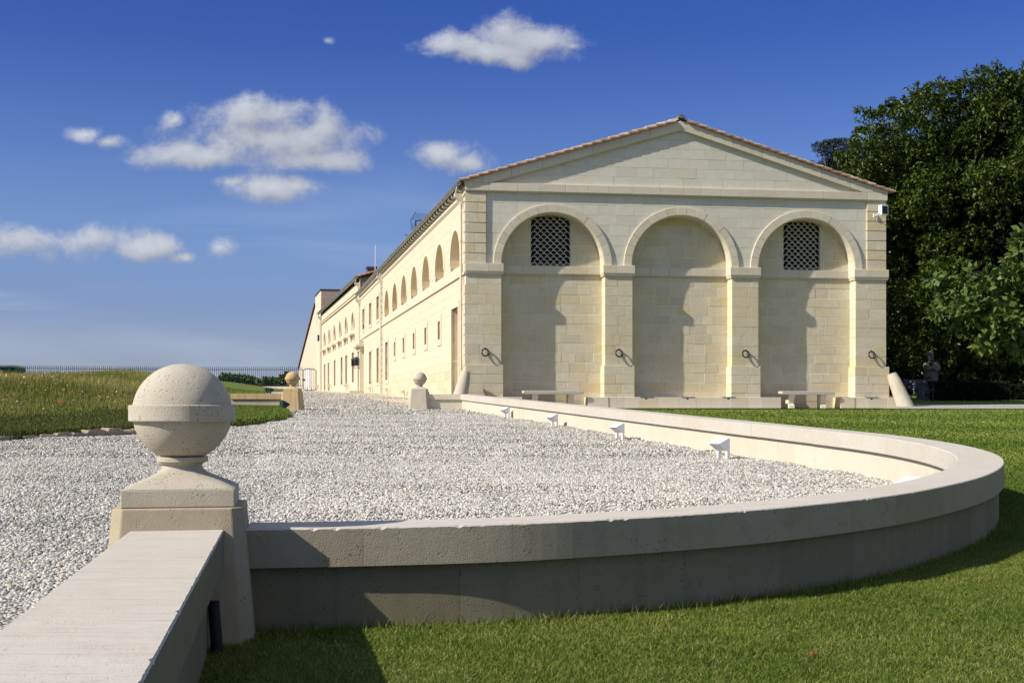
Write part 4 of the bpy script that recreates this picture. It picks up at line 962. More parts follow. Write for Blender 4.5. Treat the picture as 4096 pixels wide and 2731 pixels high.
guard('leaning conical guard stone at the right corner of the hall', (13.48, 43.6, .85), (13.06, 44.0, 2.17), .30, .19)

# ------------------------------------------------------------------ ball topped pillars
def pillar(label, loc, rotz, mat, detail=48):
    t = thing('ball_pillar', label, 'pillar', loc, rotz, 'ball topped gate pillars')
    T = t.matrix_basis
    def bld(mb, name, m, bevel=0.0):
        mb.v = [tuple(T @ Vector(p)) for p in mb.v]; return mb.build(name, m, t, bevel=bevel)
    def sq(w, c): return [(w - c, -w), (w, -w + c), (w, w - c), (w - c, w), (-w + c, w), (-w, w - c), (-w, -w + c), (-w + c, -w)]
    mb = MB(); A_ = [(x, y, -.25) for x, y in sq(.335, .055)]; B_ = [(x, y, .552) for x, y in sq(.266, .046)]
    mb.add(A_ + B_, [(i, (i + 1) % 8, 8 + (i + 1) % 8, 8 + i) for i in range(8)] + [tuple(range(8, 16))], tint=.35)
    if detail > 40: mb.mi[0:3] = [1, 1, 1]  # right hand faces take the darker copy, their shade put into the colour
    bld(mb, 'dado', [M['dado'] if detail > 40 else mat, M['shade_weathered_cop']], .006)
    mb = MB(); mb.box(IDF, (-.2307, -.2307, .553), (.2307, .2307, .628), tint=.5); bld(mb, 'abacus', mat, .005)
    mb = MB(); v = []; n = 48; K = 20
    zt_ = [.6285, .634, .646, .666, .688, .704, .718, .727, .733, .7355]; rt2 = [.2285, .219, .196, .152, .108, .090, .082, .086, .095, .104]
    for i in range(K + 1):
        t_ = i / K; z = .6285 + .107 * t_; r = float(np.interp(z, zt_, rt2))
        pw = 1 / (2 + 14 * (1 - t_) ** 3)
        for k in range(n):
            a = 2 * math.pi * k / n; c_, s_ = math.cos(a), math.sin(a)
            v.append((r * math.copysign(abs(c_) ** (2 * pw), c_), r * math.copysign(abs(s_) ** (2 * pw), s_), z))
    mb.add(v, [(i * n + k, i * n + (k + 1) % n, (i + 1) * n + (k + 1) % n, (i + 1) * n + k) for i in range(K) for k in range(n)], 0, .55, True); bld(mb, 'neck', mat)
    mb = MB(); mb.lathe([(.09, .7345), (.106, .7355), (.108, .7375), (.108, .755), (.105, .7575), (.0, .7578)], detail, tint=.5, smooth=False); bld(mb, 'collar', mat)
    mb = MB(); R = .21; zc = .948; pr = [(R * math.cos(a), zc + R * math.sin(a)) for a in np.linspace(-1.10, math.pi / 2, 40)]; pr[-1] = (0.0001, zc + R)
    mb.lathe(pr, detail * 2, tint=.6); bld(mb, 'ball', mat)
    mb = MB(); mb.lathe([(.205, .909), (.222, .9095), (.2255, .913), (.2255, .976), (.222, .9795), (.198, .9805)], detail * 2, tint=.55, smooth=False); bld(mb, 'band', mat)
    return t
NEARP = (-1.426, 5.54, 0.0)
pillar('large ball topped stone pillar in the foreground between the two low walls', NEARP, math.radians(9.9), M['pillar'])
pillar('ball topped stone pillar at the near corner of the hall driveway', (-2.85, 39.55, .961), math.radians(-4), M['pillar'], 32)
pillar('rust stained ball topped stone pillar beside the green wedge lights', (-6.62, 38.6, .945), math.radians(-3), M['pillar_stained'], 32)

# ------------------------------------------------------------------ low walls
def chip(): return abs(random.gauss(0, .0012)) + (random.uniform(.003, .009) if random.random() < .05 else 0)
def straight_wall(name, label, p0, p1, wid, ztop0, ztop1, zbot, th=.155, bw=None, step=.68, first=None, mat='coping', bmat='wallbody'):
    p0 = Vector((*p0, 0)); p1 = Vector((*p1, 0)); e = (p1 - p0); Ln = e.length; e.normalize(); n = Vector((e.y, -e.x, 0))
    t = thing(name, label, 'low wall', (p0.x, p0.y, zbot))
    f = Fr((p0.x, p0.y, 0), (e.x, e.y), (n.x, n.y)); bw = bw or wid - .10; x = 0; zt = lambda s: ztop0 + (ztop1 - ztop0) * s / Ln
    st = first or step
    while x < Ln - .01:
        e_ = min(Ln, x + st); e_ = Ln if Ln - e_ < .25 else e_; st = step * random.uniform(.92, 1.08)
        if name == 'near_low_wall':
            K = int((e_ - x) / .018) + 1; V = []; hw = wid / 2
            for k in range(K + 1):
                q = x + .0008 + (e_ - x - .0016) * k / K; j1, j2 = chip(), chip()
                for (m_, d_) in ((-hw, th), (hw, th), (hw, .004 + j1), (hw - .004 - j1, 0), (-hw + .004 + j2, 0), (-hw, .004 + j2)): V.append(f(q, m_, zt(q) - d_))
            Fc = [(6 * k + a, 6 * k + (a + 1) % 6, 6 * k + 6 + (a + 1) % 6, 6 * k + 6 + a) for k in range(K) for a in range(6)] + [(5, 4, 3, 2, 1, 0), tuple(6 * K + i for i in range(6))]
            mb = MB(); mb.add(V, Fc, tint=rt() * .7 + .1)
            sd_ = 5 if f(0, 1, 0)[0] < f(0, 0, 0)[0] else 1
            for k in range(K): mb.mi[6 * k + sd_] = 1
            mb.build('coping_stone', [M[mat], M['shade_weathered']], t); x = e_; continue
        v = [f(q, m, zt(q) - d) for d in (th, 0) for (q, m) in ((x + .0015, -wid / 2), (e_ - .0015, -wid / 2), (e_ - .0015, wid / 2), (x + .0015, wid / 2))]
        mb = MB(); mb.add(v, [(0, 1, 2, 3), (7, 6, 5, 4), (0, 4, 5, 1), (1, 5, 6, 2), (2, 6, 7, 3), (3, 7, 4, 0)], tint=rt() * .7 + .1)
        if name == 'near_low_wall': mb.mi = [0, 0, 1, 0, 0, 0]
        mb.build('coping_stone', [M[mat], M['shade_weathered']], t, bevel=.004)
        x = e_
    x = 0
    while x < Ln - .01:
        e_ = min(Ln, x + step * .9); e_ = Ln if Ln - e_ < .25 else e_
        v = [f(q, m, z_) for k_ in (0, 1) for (q, m) in ((x + .001, -bw / 2), (e_ - .001, -bw / 2), (e_ - .001, bw / 2), (x + .001, bw / 2)) for z_ in ((zbot if k_ == 0 else zt(q) - th - .001),)]
        mb = MB(); mb.add(v, [(0, 1, 2, 3), (7, 6, 5, 4), (0, 4, 5, 1), (1, 5, 6, 2), (2, 6, 7, 3), (3, 7, 4, 0)], tint=rt()); mb.build('body_stone', M['shade_weathered'] if name == 'near_low_wall' else M[bmat], t)
        x = e_
    return t
straight_wall('near_low_wall', 'straight low stone wall running to the bottom left corner of the view', (-1.381, 5.278), (-1.381 + .1714 * 7.2, 5.278 - .985 * 7.2), .38, .463, .463, -.3, .153, .27, .68, 1.1)
straight_wall('corner_low_wall', 'short low stone wall joining the driveway pillar to the hall corner', (-2.60, 39.55), (-1.30, 39.62), .34, 1.43, 1.43, .7, .167, .25, .6, mat='trim', bmat='trim')
straight_wall('left_low_wall', 'short low stone wall running left from the stained pillar into the grass bank', (-6.86, 38.6), (-8.45, 38.6), .34, 1.435, 1.435, .7, .167, .25, .55, mat='pillar_stained', bmat='wallbody')
straight_wall('far_low_wall', 'long low stone wall carrying the iron railing behind the bank', (-19.35, 118), (-52, 118), .32, 3.07, 3.07, 2.3, .2, .26, 1.2, mat='trim', bmat='trim')
CW = thing('curved_low_wall', 'long curved low stone wall sweeping from the foreground pillar round to the hall', 'low wall', (-1.15, 5.6, 0))
def curved(s0, s1, w_out, w_in, zb, zt, name, mat, tint, gap=.0015, bev=0.0):
    if name == 'coping_stone' and s0 < 12:
        K = int((s1 - s0) / .02) + 1; V = []
        for k in range(K + 1):
            s = s0 + gap + (s1 - s0 - 2 * gap) * k / K; x, y, nx, ny = wall_pt(s); z1 = zt(y); z0_ = zb(y); j1, j2 = chip(), chip()
            for (q, z_) in ((w_out, z0_), (w_in, z0_), (w_in, z1 - .004 - j2), (w_in - .004 - j2, z1), (w_out + .004 + j1, z1), (w_out, z1 - .004 - j1)): V.append((x + nx * q, y + ny * q, z_))
        Fc = [(6 * k + a, 6 * k + (a + 1) % 6, 6 * k + 6 + (a + 1) % 6, 6 * k + 6 + a) for k in range(K) for a in range(6)] + [(5, 4, 3, 2, 1, 0), tuple(6 * K + i for i in range(6))]
        mb = MB(); mb.add(V, Fc, tint=tint)
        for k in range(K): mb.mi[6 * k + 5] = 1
        return mb.build(name, mat, CW)
    K = max(2, int((s1 - s0) / (.05 if s0 < 14 else .16)) + 1); V = []
    for k in range(K + 1):
        s = s0 + gap + (s1 - s0 - 2 * gap) * k / K; x, y, nx, ny = wall_pt(s); z1 = zt(y); z0_ = zb(y)
        for (q, z_) in ((w_out, z0_), (w_in, z0_), (w_in, z1), (w_out, z1)): V.append((x + nx * q, y + ny * q, z_))
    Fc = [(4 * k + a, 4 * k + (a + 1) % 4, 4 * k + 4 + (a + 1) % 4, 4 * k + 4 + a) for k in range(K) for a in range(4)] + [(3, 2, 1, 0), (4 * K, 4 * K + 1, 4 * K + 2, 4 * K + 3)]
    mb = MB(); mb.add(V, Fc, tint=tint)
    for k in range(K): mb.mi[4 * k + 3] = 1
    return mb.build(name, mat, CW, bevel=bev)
ct = lambda y: .45 + .0286 * (y - 5.5)
s = 0.0; js = [0.0, .50, 1.16, 1.78, 2.42]
while js[-1] < LEN[-1] - .9: js.append(js[-1] + random.uniform(.60, .70) * (1 if js[-1] < 16 else 1.15))
js.append(LEN[-1])
for a, b in zip(js[:-1], js[1:]):
    curved(a, b, 0, WWID, lambda y: ct(y) - .167, ct, 'coping_stone', [M['coping'], M['shade_weathered_cop']], rt() * .75, gap=.0006, bev=.004 if a < 14 else 0)
jb = [0.0, .93, 1.5]
while jb[-1] < LEN[-1] - .8: jb.append(jb[-1] + random.uniform(.48, .68) * (1 if jb[-1] < 16 else 1.25))
jb.append(LEN[-1])
for a, b in zip(jb[:-1], jb[1:]):
    curved(a, b, .038, WWID - .05, lambda y: ct(y) - .95, lambda y: ct(y) - .168, 'body_stone', [M['wall_inner'], M['shade_weathered']], rt() * .8, .0008)

# ------------------------------------------------------------------ wedge lights
def wedge_meshes(mat, sx=1.0):
    fr = Fr((0, 0, 0), (1, 0), (0, 1))
    mb = MB(); Lh = .13
    prof = [(-.17, .185), (-.03, .255), (0, .245), (0, .09), (-.045, .09)]
    v = [(x, y, z) for y in (-Lh, Lh) for x, z in prof]; k = len(prof)
    mb.add(v, [tuple(range(k)), tuple(range(2 * k - 1, k - 1, -1))] + [((i + 1) % k, i, k + i, k + (i + 1) % k) for i in range(k)])
    me1 = mb
    legs = []
    for y in (-Lh + .02, Lh - .02):
        m2 = MB(); m2.box(IDF, (-.042, y - .02, -.05), (-.002, y + .02, .091)); legs.append(m2)
    return me1, legs
def wedge_master(mat, label, loc, rz, group, scale=1.0):
    t = thing('wedge_light', label, 'ground light', (0, 0, 0), 0, group)
    h, lg = wedge_meshes(mat); h.build('hood', mat, t, bevel=.003)
    for q in lg: q.build('leg', mat, t)
    t.location = loc; t.rotation_euler = (0, 0, rz); t.scale = (scale,) * 3
    return t
RZ = math.radians(22)
WL_ = [(-1.09, 38.0, 'white wedge light farthest along the inside of the curved wall'), (-.106, 32.06, 'white wedge light second from the far end of the curved wall'), (.91, 26.7, 'white wedge light midway along the inside of the curved wall'),
       (1.85, 21.7, 'white wedge light fourth from the far end of the curved wall'), (2.77, 16.67, 'large looking white wedge light nearest in full view on the gravel'), (3.50, 11.05, 'white wedge light mostly hidden behind the near coping of the curved wall')]
w0 = None
for (x, y, lab) in WL_:
    loc = (x, y, float(zg(y)) + (.02 if y > 12 else -.03))
    if w0 is None: w0 = wedge_master(M['white'], lab, loc, RZ, 'white wedge lights along the curved wall'); c = w0
    else: c = copy_tree(w0); c.location = loc
    c['label'] = lab
SLb = [(1791, 'wedge light low on the side wall beside the hall door'), (1628.7, 'wedge light low on the side wall left of the driveway pillar'), (1560, 'wedge light low on the side wall under the tall window'), (1490.8, 'wedge light low on the wall between the two ground floor windows of the middle wing'),
       (1395.9, 'wedge light low on the long wing wall nearest the hooded door'), (1326.2, 'wedge light low on the long wing wall below the round windows'), (1275.6, 'wedge light low on the wall beside the iron gate')]
for (u, lab) in SLb:
    if u > 1440: z = 36204 / (u - 1000); fr_ = fS; s_ = (z - 42) / .9797; zz = float(zg(z)) + .12
    else: z = 46911 / (u - 870); fr_ = fW; s_ = Z2S(z); zz = float(zg(z)) + .15
    c = copy_tree(w0); c.location = fr_(s_, .10, zz); c['label'] = lab; c['group'] = 'wedge lights at the foot of the side walls'; c.rotation_euler = (0, 0, math.radians(11)); c.scale = (1.15, .9, 1.15) if u > 1440 else (1.9, 1.2, 1.9)
    for ch_ in c.children:
        ch_.data = ch_.data.copy(); ch_.data.materials[0] = M['cream']
g0 = None
GL = [(-6.40, 35.6, 1.25, 'dark green wedge light on the grass tip nearest the gravel'), (-6.62, 36.6, 1.3, 'dark green wedge light standing just behind another by the stained pillar'),
      (-13.25, 70.0, 1.35, 'nearest of the small dark green lights at the foot of the far bank'), (-14.15, 74.0, 1.35, 'middle one of the small dark green lights at the foot of the far bank'), (-14.85, 77.0, 1.35, 'farthest of the small dark green lights at the foot of the far bank')]
for (x, y, s_, lab) in GL:
    c = copy_tree(w0); c.location = (x, y, float(zg(y)) + .02 if y < 60 else float(zg(y)) + .0); c.rotation_euler = (0, 0, math.radians(200)); c.scale = (s_,) * 3; c['label'] = lab; c['group'] = 'dark green wedge lights on the grass'
    for ch_ in c.children: ch_.data = ch_.data.copy(); ch_.data.materials[0] = M['green_metal']

# ------------------------------------------------------------------ left bank
EDGE = [(-30, 20.2), (-16, 20.4), (-8.6, 20.9), (-7.6, 22.8), (-7.0, 23.7), (-6.35, 25.1), (-5.85, 26.6), (-5.45, 28.6), (-5.42, 30.6), (-5.62, 32.6), (-5.95, 34.4), (-6.3, 36.2), (-6.75, 38.2), (-8.35, 38.7), (-9.0, 44), (-14.0, 73), (-17.5, 92), (-19, 112), (-60, 112), (-60, 20.2)]
EDS = np.vstack([catmull(EDGE[:13], 4), np.array(EDGE[13:])])
def inside(P, poly):
    x, y = P[:, 0], P[:, 1]; n = len(poly); r = np.zeros(len(P), bool); j = n - 1
    for i in range(n):
        xi, yi = poly[i]; xj, yj = poly[j]
        c = ((yi > y) != (yj > y)) & (x < (xj - xi) * (y - yi) / (yj - yi + 1e-12) + xi); r ^= c; j = i
    return r
def dist_edge(P, poly):
    d = np.full(len(P), 1e9); n = len(poly)
    for i in range(n - 3):
        a = poly[i]; b = poly[(i + 1) % n]; ab = b - a; t = np.clip(((P - a) @ ab) / (ab @ ab), 0, 1); d = np.minimum(d, np.linalg.norm(P - (a + t[:, None] * ab), axis=1))
    return d
def bank_z(P):
    d = dist_edge(P, EDS); m = np.clip(d / 7.0, 0, 1); m = m * m * (3 - 2 * m); lip = np.clip(d / .12, 0, 1)
    far = np.clip((P[:, 1] - 40) / 20, 0, 1)
    return zg(P[:, 1]) + .03 + .10 * lip + m * (.36 + .05 * np.sin(P[:, 0] * .35) + .42 * far)
xs = np.concatenate([np.arange(-60, -20, 1.0), np.arange(-20, -4.9, .22)]); ysb = np.concatenate([np.arange(20, 42, .22), np.arange(42, 113, .8)])
GX, GY = np.meshgrid(xs, ysb); PP = np.stack([GX.ravel(), GY.ravel()], 1); ins = inside(PP, EDS); zz = bank_z(PP); zz = np.where(ins, zz, zg(PP[:, 1]) - .08)
nx_ = len(xs); Fq = []
I = ins.reshape(GX.shape)
for i in range(len(ysb) - 1):
    for j in range(nx_ - 1):
        if I[i, j] or I[i + 1, j] or I[i, j + 1] or I[i + 1, j + 1]: a = i * nx_ + j; Fq.append((a, a + 1, a + nx_ + 1, a + nx_))
mb = MB(); mb.v = [(float(p[0]), float(p[1]), float(z)) for p, z in zip(PP, zz)]; mb.f = Fq; mb.mi = [0] * len(Fq); mb.t = [.5] * len(Fq); mb.sm = [True] * len(Fq)
mb.build('grass_bank', M['soil'], kind='structure')
# kerb stones
kr = thing('stone_edging', 'row of rough brown kerb stones along the foot of the wildflower bank', 'kerb', (-9, 21, .42))
KL = np.array([(-16.0, 20.35), (-12, 20.55), (-8.55, 20.85), (-7.55, 22.8), (-6.95, 23.7), (-6.45, 24.8)]); kd = np.concatenate([[0], np.cumsum(np.linalg.norm(np.diff(KL, axis=0), axis=1))]); s = 0
while s < kd[-1] - .2:
    l = random.uniform(.30, .52); q0 = np.array([np.interp(s, kd, KL[:, 0]), np.interp(s, kd, KL[:, 1])]); q1 = np.array([np.interp(s + l - .025, kd, KL[:, 0]), np.interp(s + l - .025, kd, KL[:, 1])])
    e = (q1 - q0) / np.linalg.norm(q1 - q0); f = Fr((q0[0], q0[1], float(zg(q0[1]))), tuple(e), (e[1], -e[0])); w = .10 + random.random() * .05; hh = .07 + random.random() * .07
    Ln = float(np.linalg.norm(q1 - q0)); j = lambda a=.03: random.uniform(-a, a)
    v = []
    for (z_, k_) in ((-.05, .0), (hh * .55, -.02), (hh, .025)):
        for (a, b) in ((k_, -w), (Ln / 2, -w + j()), (Ln - k_, -w), (Ln - k_, w), (Ln / 2, w + j()), (k_, w)): v.append(f(a + j(.015), b * (1 if z_ < hh else .8) + j(.012), z_ + j(.014)))
    mb = MB(); mb.add(v, [(i, (i + 1) % 6, 6 + (i + 1) % 6, 6 + i) for i in range(6)] + [(6 + i, 6 + (i + 1) % 6, 12 + (i + 1) % 6, 12 + i) for i in range(6)] + [(12, 13, 14, 15, 16, 17)], tint=rt()); mb.build('kerb_stone', M['kerb'], kr, bevel=.012)
    s += l

# ------------------------------------------------------------------ vegetation helpers (numpy)
def np_mesh(name, V, Fc, tint, mat, kind=None, parent=None, mi=None, mats=None):
    me = bpy.data.meshes.new(name); k = Fc.shape[1]
    me.vertices.add(len(V)); me.vertices.foreach_set('co', V.astype(np.float32).ravel())
    me.loops.add(Fc.size); me.loops.foreach_set('vertex_index', Fc.astype(np.int32).ravel())
    me.polygons.add(len(Fc)); me.polygons.foreach_set('loop_start', np.arange(0, Fc.size, k, dtype=np.int32)); 
    try: me.polygons.foreach_set('loop_total', np.full(len(Fc), k, np.int32))
    except Exception: pass
    for m in (mats or [mat]): me.materials.append(m)
    if mi is not None: me.polygons.foreach_set('material_index', mi.astype(np.int32))
    at = me.attributes.new('tint', 'FLOAT', 'FACE'); at.data.foreach_set('value', tint.astype(np.float32))
    me.update(calc_edges=True); me.validate()
    o = bpy.data.objects.new(name, me); COL.objects.link(o)
    if kind: o['kind'] = kind
    if parent is not None: adopt(o, parent)
    return o
def blades(P, z, h, w, lean, tint):
    n = len(P); a = rng.uniform(0, 2 * np.pi, n); la = rng.uniform(0, 2 * np.pi, n); V = np.zeros((n, 3, 3))
    dx = np.cos(a) * w / 2; dy = np.sin(a) * w / 2
    V[:, 0] = np.stack([P[:, 0] - dx, P[:, 1] - dy, z], 1); V[:, 1] = np.stack([P[:, 0] + dx, P[:, 1] + dy, z], 1)
    V[:, 2] = np.stack([P[:, 0] + np.cos(la) * lean, P[:, 1] + np.sin(la) * lean, z + h], 1)
    return V.reshape(-1, 3), np.arange(3 * n).reshape(-1, 3)
# near lawn blades
def lawn_pts(n, y0, y1, xmax_k=.44, pw=2.0):
    u = rng.random(n); y = 1 / (1 / y0 + u * (1 / y1 - 1 / y0)); x = rng.uniform(-2.6, 1, n) ; lo_ = xr(y) + .05; hi = np.maximum(y * xmax_k, lo_ + .1); x = lo_ + (hi - lo_) * rng.random(n); return np.stack([x, y], 1)
def out_wall(P):
    """keep points lying on the lawn side of the walls"""
    x = P[:, 0]; y = P[:, 1]
    dmin = np.full(len(P), 1e9)
    sub = mid[::3]
    for i in range(len(sub) - 1):
        if sub[i, 1] > 45: break
        a = sub[i]; ab = sub[i + 1] - a; t = np.clip(((P - a) @ ab) / (ab @ ab), 0, 1); dmin = np.minimum(dmin, np.linalg.norm(P - (a + t[:, None] * ab), axis=1))
    ok = (dmin > .125) & (x > xr(y) + .02)
    nw = np.abs((x + 1.381) * .985 + (y - 5.28) * .1714)
    return ok & ~((nw < .14) & (y < 5.4)) & ~((np.abs(x + 1.426) < .33) & (np.abs(y - 5.54) < .33))
P = lawn_pts(430000, 4.15, 9.5); P = P[out_wall(P)]
dry = rng.random(len(P)); n_ = len(P); hh = rng.uniform(.010, .030, n_) * (0.75 + .35 * np.sin(P[:, 0] * 3.1 + P[:, 1] * 2.2) ** 2)
patch = .5 + .5 * np.sin(P[:, 0] * 1.7 + 1.1 * np.sin(P[:, 1] * 1.3)) * np.sin(P[:, 1] * 2.3 + .5)
clump = np.sin(P[:, 0] * 9 + 3 * np.sin(P[:, 1] * 5)) * np.sin(P[:, 1] * 11 + 2 * np.sin(P[:, 0] * 7))
tn = np.clip(rng.normal(.36 + .2 * patch + .12 * clump, .25, n_), 0, .93); dp = .955 - .06 * np.clip(np.sin(P[:, 0] * 1.1 + 2.1) * np.sin(P[:, 1] * 1.9 + P[:, 0]), 0, 1); tn[dry > dp] = rng.uniform(.93, 1, (dry > dp).sum())
V, Fc = blades(P, zg(P[:, 1]), hh, .0048 + .0003 * P[:, 1], rng.uniform(.0, .042, n_), tn)
np_mesh('lawn_grass', V, Fc, tn, M['blade'], 'stuff')
P = lawn_pts(140000, 9.5, 39.2); P = P[out_wall(P)]; n_ = len(P); tn = np.clip(rng.normal(.45 + .2 * np.sin(P[:, 1] * .9 + np.sin(P[:, 0] * .7)), .2, n_), 0, .93)
V, Fc = blades(P, zg(P[:, 1]), rng.uniform(.02, .04, n_), .012 + .0009 * P[:, 1], rng.uniform(0, .03, n_), tn)
np_mesh('lawn_grass', V, Fc, tn, M['blade'], 'stuff')
# taller uncut grass at the foot of the near walls
ss = rng.uniform(0, 9.5, 5000); W_ = np.array([wall_pt(q) for q in ss[:5000]]); off = rng.exponential(.035, 5000) - .045
P = np.stack([W_[:, 0] - W_[:, 2] * off, W_[:, 1] - W_[:, 3] * off], 1); n_ = len(P); tn = np.clip(rng.normal(.5, .25, n_), 0, 1)
V, Fc = blades(P, zg(P[:, 1]), rng.uniform(.025, .07, n_), np.full(n_, .005), rng.uniform(0, .06, n_), tn)
np_mesh('edge_grass', V, Fc, tn, M['blade'], 'stuff')
# bank: mown skirt and meadow
def bank_pts(n):
    u = rng.random(n); y = 1 / (1 / 20.3 + u * (1 / 75.0 - 1 / 20.3)); x = rng.uniform(-.43, -.1, n) * y; P = np.stack([x, y], 1); P = P[inside(P, EDS)]; return P
P = bank_pts(420000); d = dist_edge(P, EDS); mdw = (d > 2.3 + 1.3 * rng.random(len(P)) + .5 * np.sin(P[:, 0] * 1.3) + .4 * np.sin(P[:, 1] * 2.1)) & ~((P[:, 0] > -7.6 - .21 * (P[:, 1] - 33)) & (P[:, 1] > 24))
Q = P[~mdw]; Q = Q[:150000]; n_ = len(Q); ri = (Q[:, 0] > -7.6 - .21 * (Q[:, 1] - 33)) & (Q[:, 1] > 24)
for Q_, m_ in ((Q[~ri], M['bank_blade']), (Q[ri], M['blade'])):
    n_ = len(Q_); tn = np.clip(rng.normal(.4 + .15 * np.sin(Q_[:, 0] * .9), .2, n_), 0, .93)
    V, Fc = blades(Q_, bank_z(Q_) - .01, rng.uniform(.03, .07, n_), np.full(n_, .03), rng.uniform(0, .05, n_), tn); np_mesh('bank_grass', V, Fc, tn, m_, 'stuff')
Q = P[mdw]; Q = Q[:130000]; n_ = len(Q); dd = dist_edge(Q, EDS)
env = np.clip((dd - 2.0) / 3.5, .15, 1) * (.7 + .3 * np.sin(Q[:, 0] * .9 + 2 * np.sin(Q[:, 1] * .3)))
hgt = env * rng.uniform(.22, .58, n_); mot = .5 + .5 * np.sin(Q[:, 0] * .8 + 1.4 * np.sin(Q[:, 1] * .45)); tn = np.clip(rng.normal(.30 + .42 * mot, .20, n_), 0, 1)
V, Fc = blades(Q, bank_z(Q) - .02, hgt, .02 + rng.random(n_) * .02, hgt * rng.uniform(0, .45, n_), tn); np_mesh('meadow_stems', V, Fc, tn, M['meadow'], 'stuff')
# tall airy stems on the crest with open heads
Q = P[mdw & (d > 5.5)][130000:133500]; n_ = len(Q)
if n_:
    hgt = rng.uniform(.5, .95, n_); tn = rng.uniform(.2, .9, n_)
    V, Fc = blades(Q, bank_z(Q), hgt, np.full(n_, .014), rng.uniform(0, .15, n_), tn); np_mesh('meadow_tall_stems', V, Fc, tn, M['meadow'], 'stuff')
# flowers: little open cups of six petals
def flowers(Q, z, r, mi, mats):
    n = len(Q); a = np.arange(6) * np.pi / 3; V = np.zeros((n, 7, 3)); tilt = rng.uniform(-.5, .5, (n, 2)) + np.array([0, -.5])
    V[:, 0] = np.stack([Q[:, 0], Q[:, 1], z], 1)
    for k in range(6):
        ox = r * np.cos(a[k]); oy = r * np.sin(a[k]); V[:, k + 1] = np.stack([Q[:, 0] + ox, Q[:, 1] + oy, z + ox * tilt[:, 0] + oy * -tilt[:, 1] + r * .25], 1)
    Fc = np.stack([np.stack([np.zeros(6, int), 1 + np.arange(6), 1 + (np.arange(6) + 1) % 6], 1) + 7 * i for i in range(n)]).reshape(-1, 3)
    return np_mesh('meadow_flowers', V.reshape(-1, 3), Fc, np.full(len(Fc), .5), None, 'stuff', mi=np.repeat(mi, 6), mats=mats)
mats = [M[k] for k in ('petal_red', 'petal_pink', 'petal_yellow', 'petal_white', 'petal_blue', 'petal_lilac', 'petal_orange')]
Q = P[mdw & (d > 2.6)]; Q = Q[rng.permutation(len(Q))][:520]; dd = dist_edge(Q, EDS); crest = np.clip((dd - 4) / 3, 0, 1)
mi = np.where(rng.random(len(Q)) < .25 + .45 * crest, rng.choice([2, 6, 2, 3], len(Q)), rng.choice([0, 0, 0, 1, 3, 3, 5, 4], len(Q)))
flowers(Q, bank_z(Q) + np.clip((dd - 2) / 3.5, .3, 1) * rng.uniform(.2, .62, len(Q)), rng.uniform(.009, .022, len(Q)) * (1 + .6 * (rng.random(len(Q)) > .9)), mi, mats)
# a denser drift of yellow flowers near the crest end
t_ = rng.random(150); Q = np.stack([-8.3 - .235 * (np.interp(t_, [0, 1], [38, 50]) - 38) - 1.1 + rng.normal(0, .45, 150), np.interp(t_, [0, 1], [38, 50])], 1); Q = Q[inside(Q, EDS)]
flowers(Q, bank_z(Q) + rng.uniform(.15, .5, len(Q)), rng.uniform(.015, .032, len(Q)), rng.choice([2, 2, 6, 3], len(Q)), mats)
n_ = 6000; t_ = rng.random(n_); Q = np.stack([-8.3 - .235 * (38 + 12 * t_ - 38) - 1.2 + rng.normal(0, .5, n_), 38 + 12 * t_], 1); Q = Q[inside(Q, EDS)]; n_ = len(Q); hgt = rng.uniform(.2, .5, n_); tn = rng.uniform(.1, .8, n_)
V, Fc = blades(Q, bank_z(Q), hgt, np.full(n_, .03), hgt * .3, tn); np_mesh('meadow_stems', V, Fc, tn, M['meadow'], 'stuff')

# leaves ---------------------------------------------------------
def leaf_mesh(name, Cn, out, k, ln, wd, droop, mat, parent=None, kind=None, tmu=.5, tsd=.22, flat=0.0):
    """clusters of k leaflets; Cn (n,3) cluster centres, out (n,3) outward directions"""
    n = len(Cn); c = np.repeat(Cn, k, 0); o = np.repeat(out, k, 0); N = n * k
    d = rng.normal(size=(N, 3)); d[:, 2] *= (1 - flat); d += o * .6; d[:, 2] -= droop; d /= np.linalg.norm(d, axis=1)[:, None]
    up = rng.normal(size=(N, 3)) * .55 + np.array([0, 0, 1.0]); sd = np.cross(d, up); sd /= np.linalg.norm(sd, axis=1)[:, None] + 1e-9; nr = np.cross(sd, d)
    L_ = (ln * rng.uniform(.7, 1.2, N))[:, None]; W_ = (wd * rng.uniform(.75, 1.2, N))[:, None]
    V = np.stack([c, c + d * L_ * .55 + sd * W_ / 2 + nr * L_ * .05, c + d * L_ - nr * L_ * .10, c + d * L_ * .55 - sd * W_ / 2 + nr * L_ * .05], 1).reshape(-1, 3)
    Fc = np.arange(4 * N).reshape(-1, 4); tn = np.clip(np.repeat(rng.normal(tmu, tsd, n), k) + rng.normal(0, .08, N), 0, 1)
    return np_mesh(name, V, Fc, tn, mat, kind, parent)
def shell(center, rad, n, inner=.55, top_bias=0.0):
    d = rng.normal(size=(n, 3)); d[:, 2] += top_bias; d /= np.linalg.norm(d, axis=1)[:, None]; r = (inner ** 3 + (1 - inner ** 3) * rng.random(n)) ** (1 / 3)
    return np.array(center) + d * r[:, None] * np.array(rad), d
def clumps(lobes_, per_area, inner=.72, flatten=.75, top=.25):
    C_, O_ = [], []
    for (x, y, z, r) in lobes_:
        n = int(per_area * r * r); p, d = shell((x, y, z), (r, r, r * flatten), n, inner, top); C_.append(p); O_.append(d)
    return np.vstack(C_), np.vstack(O_)
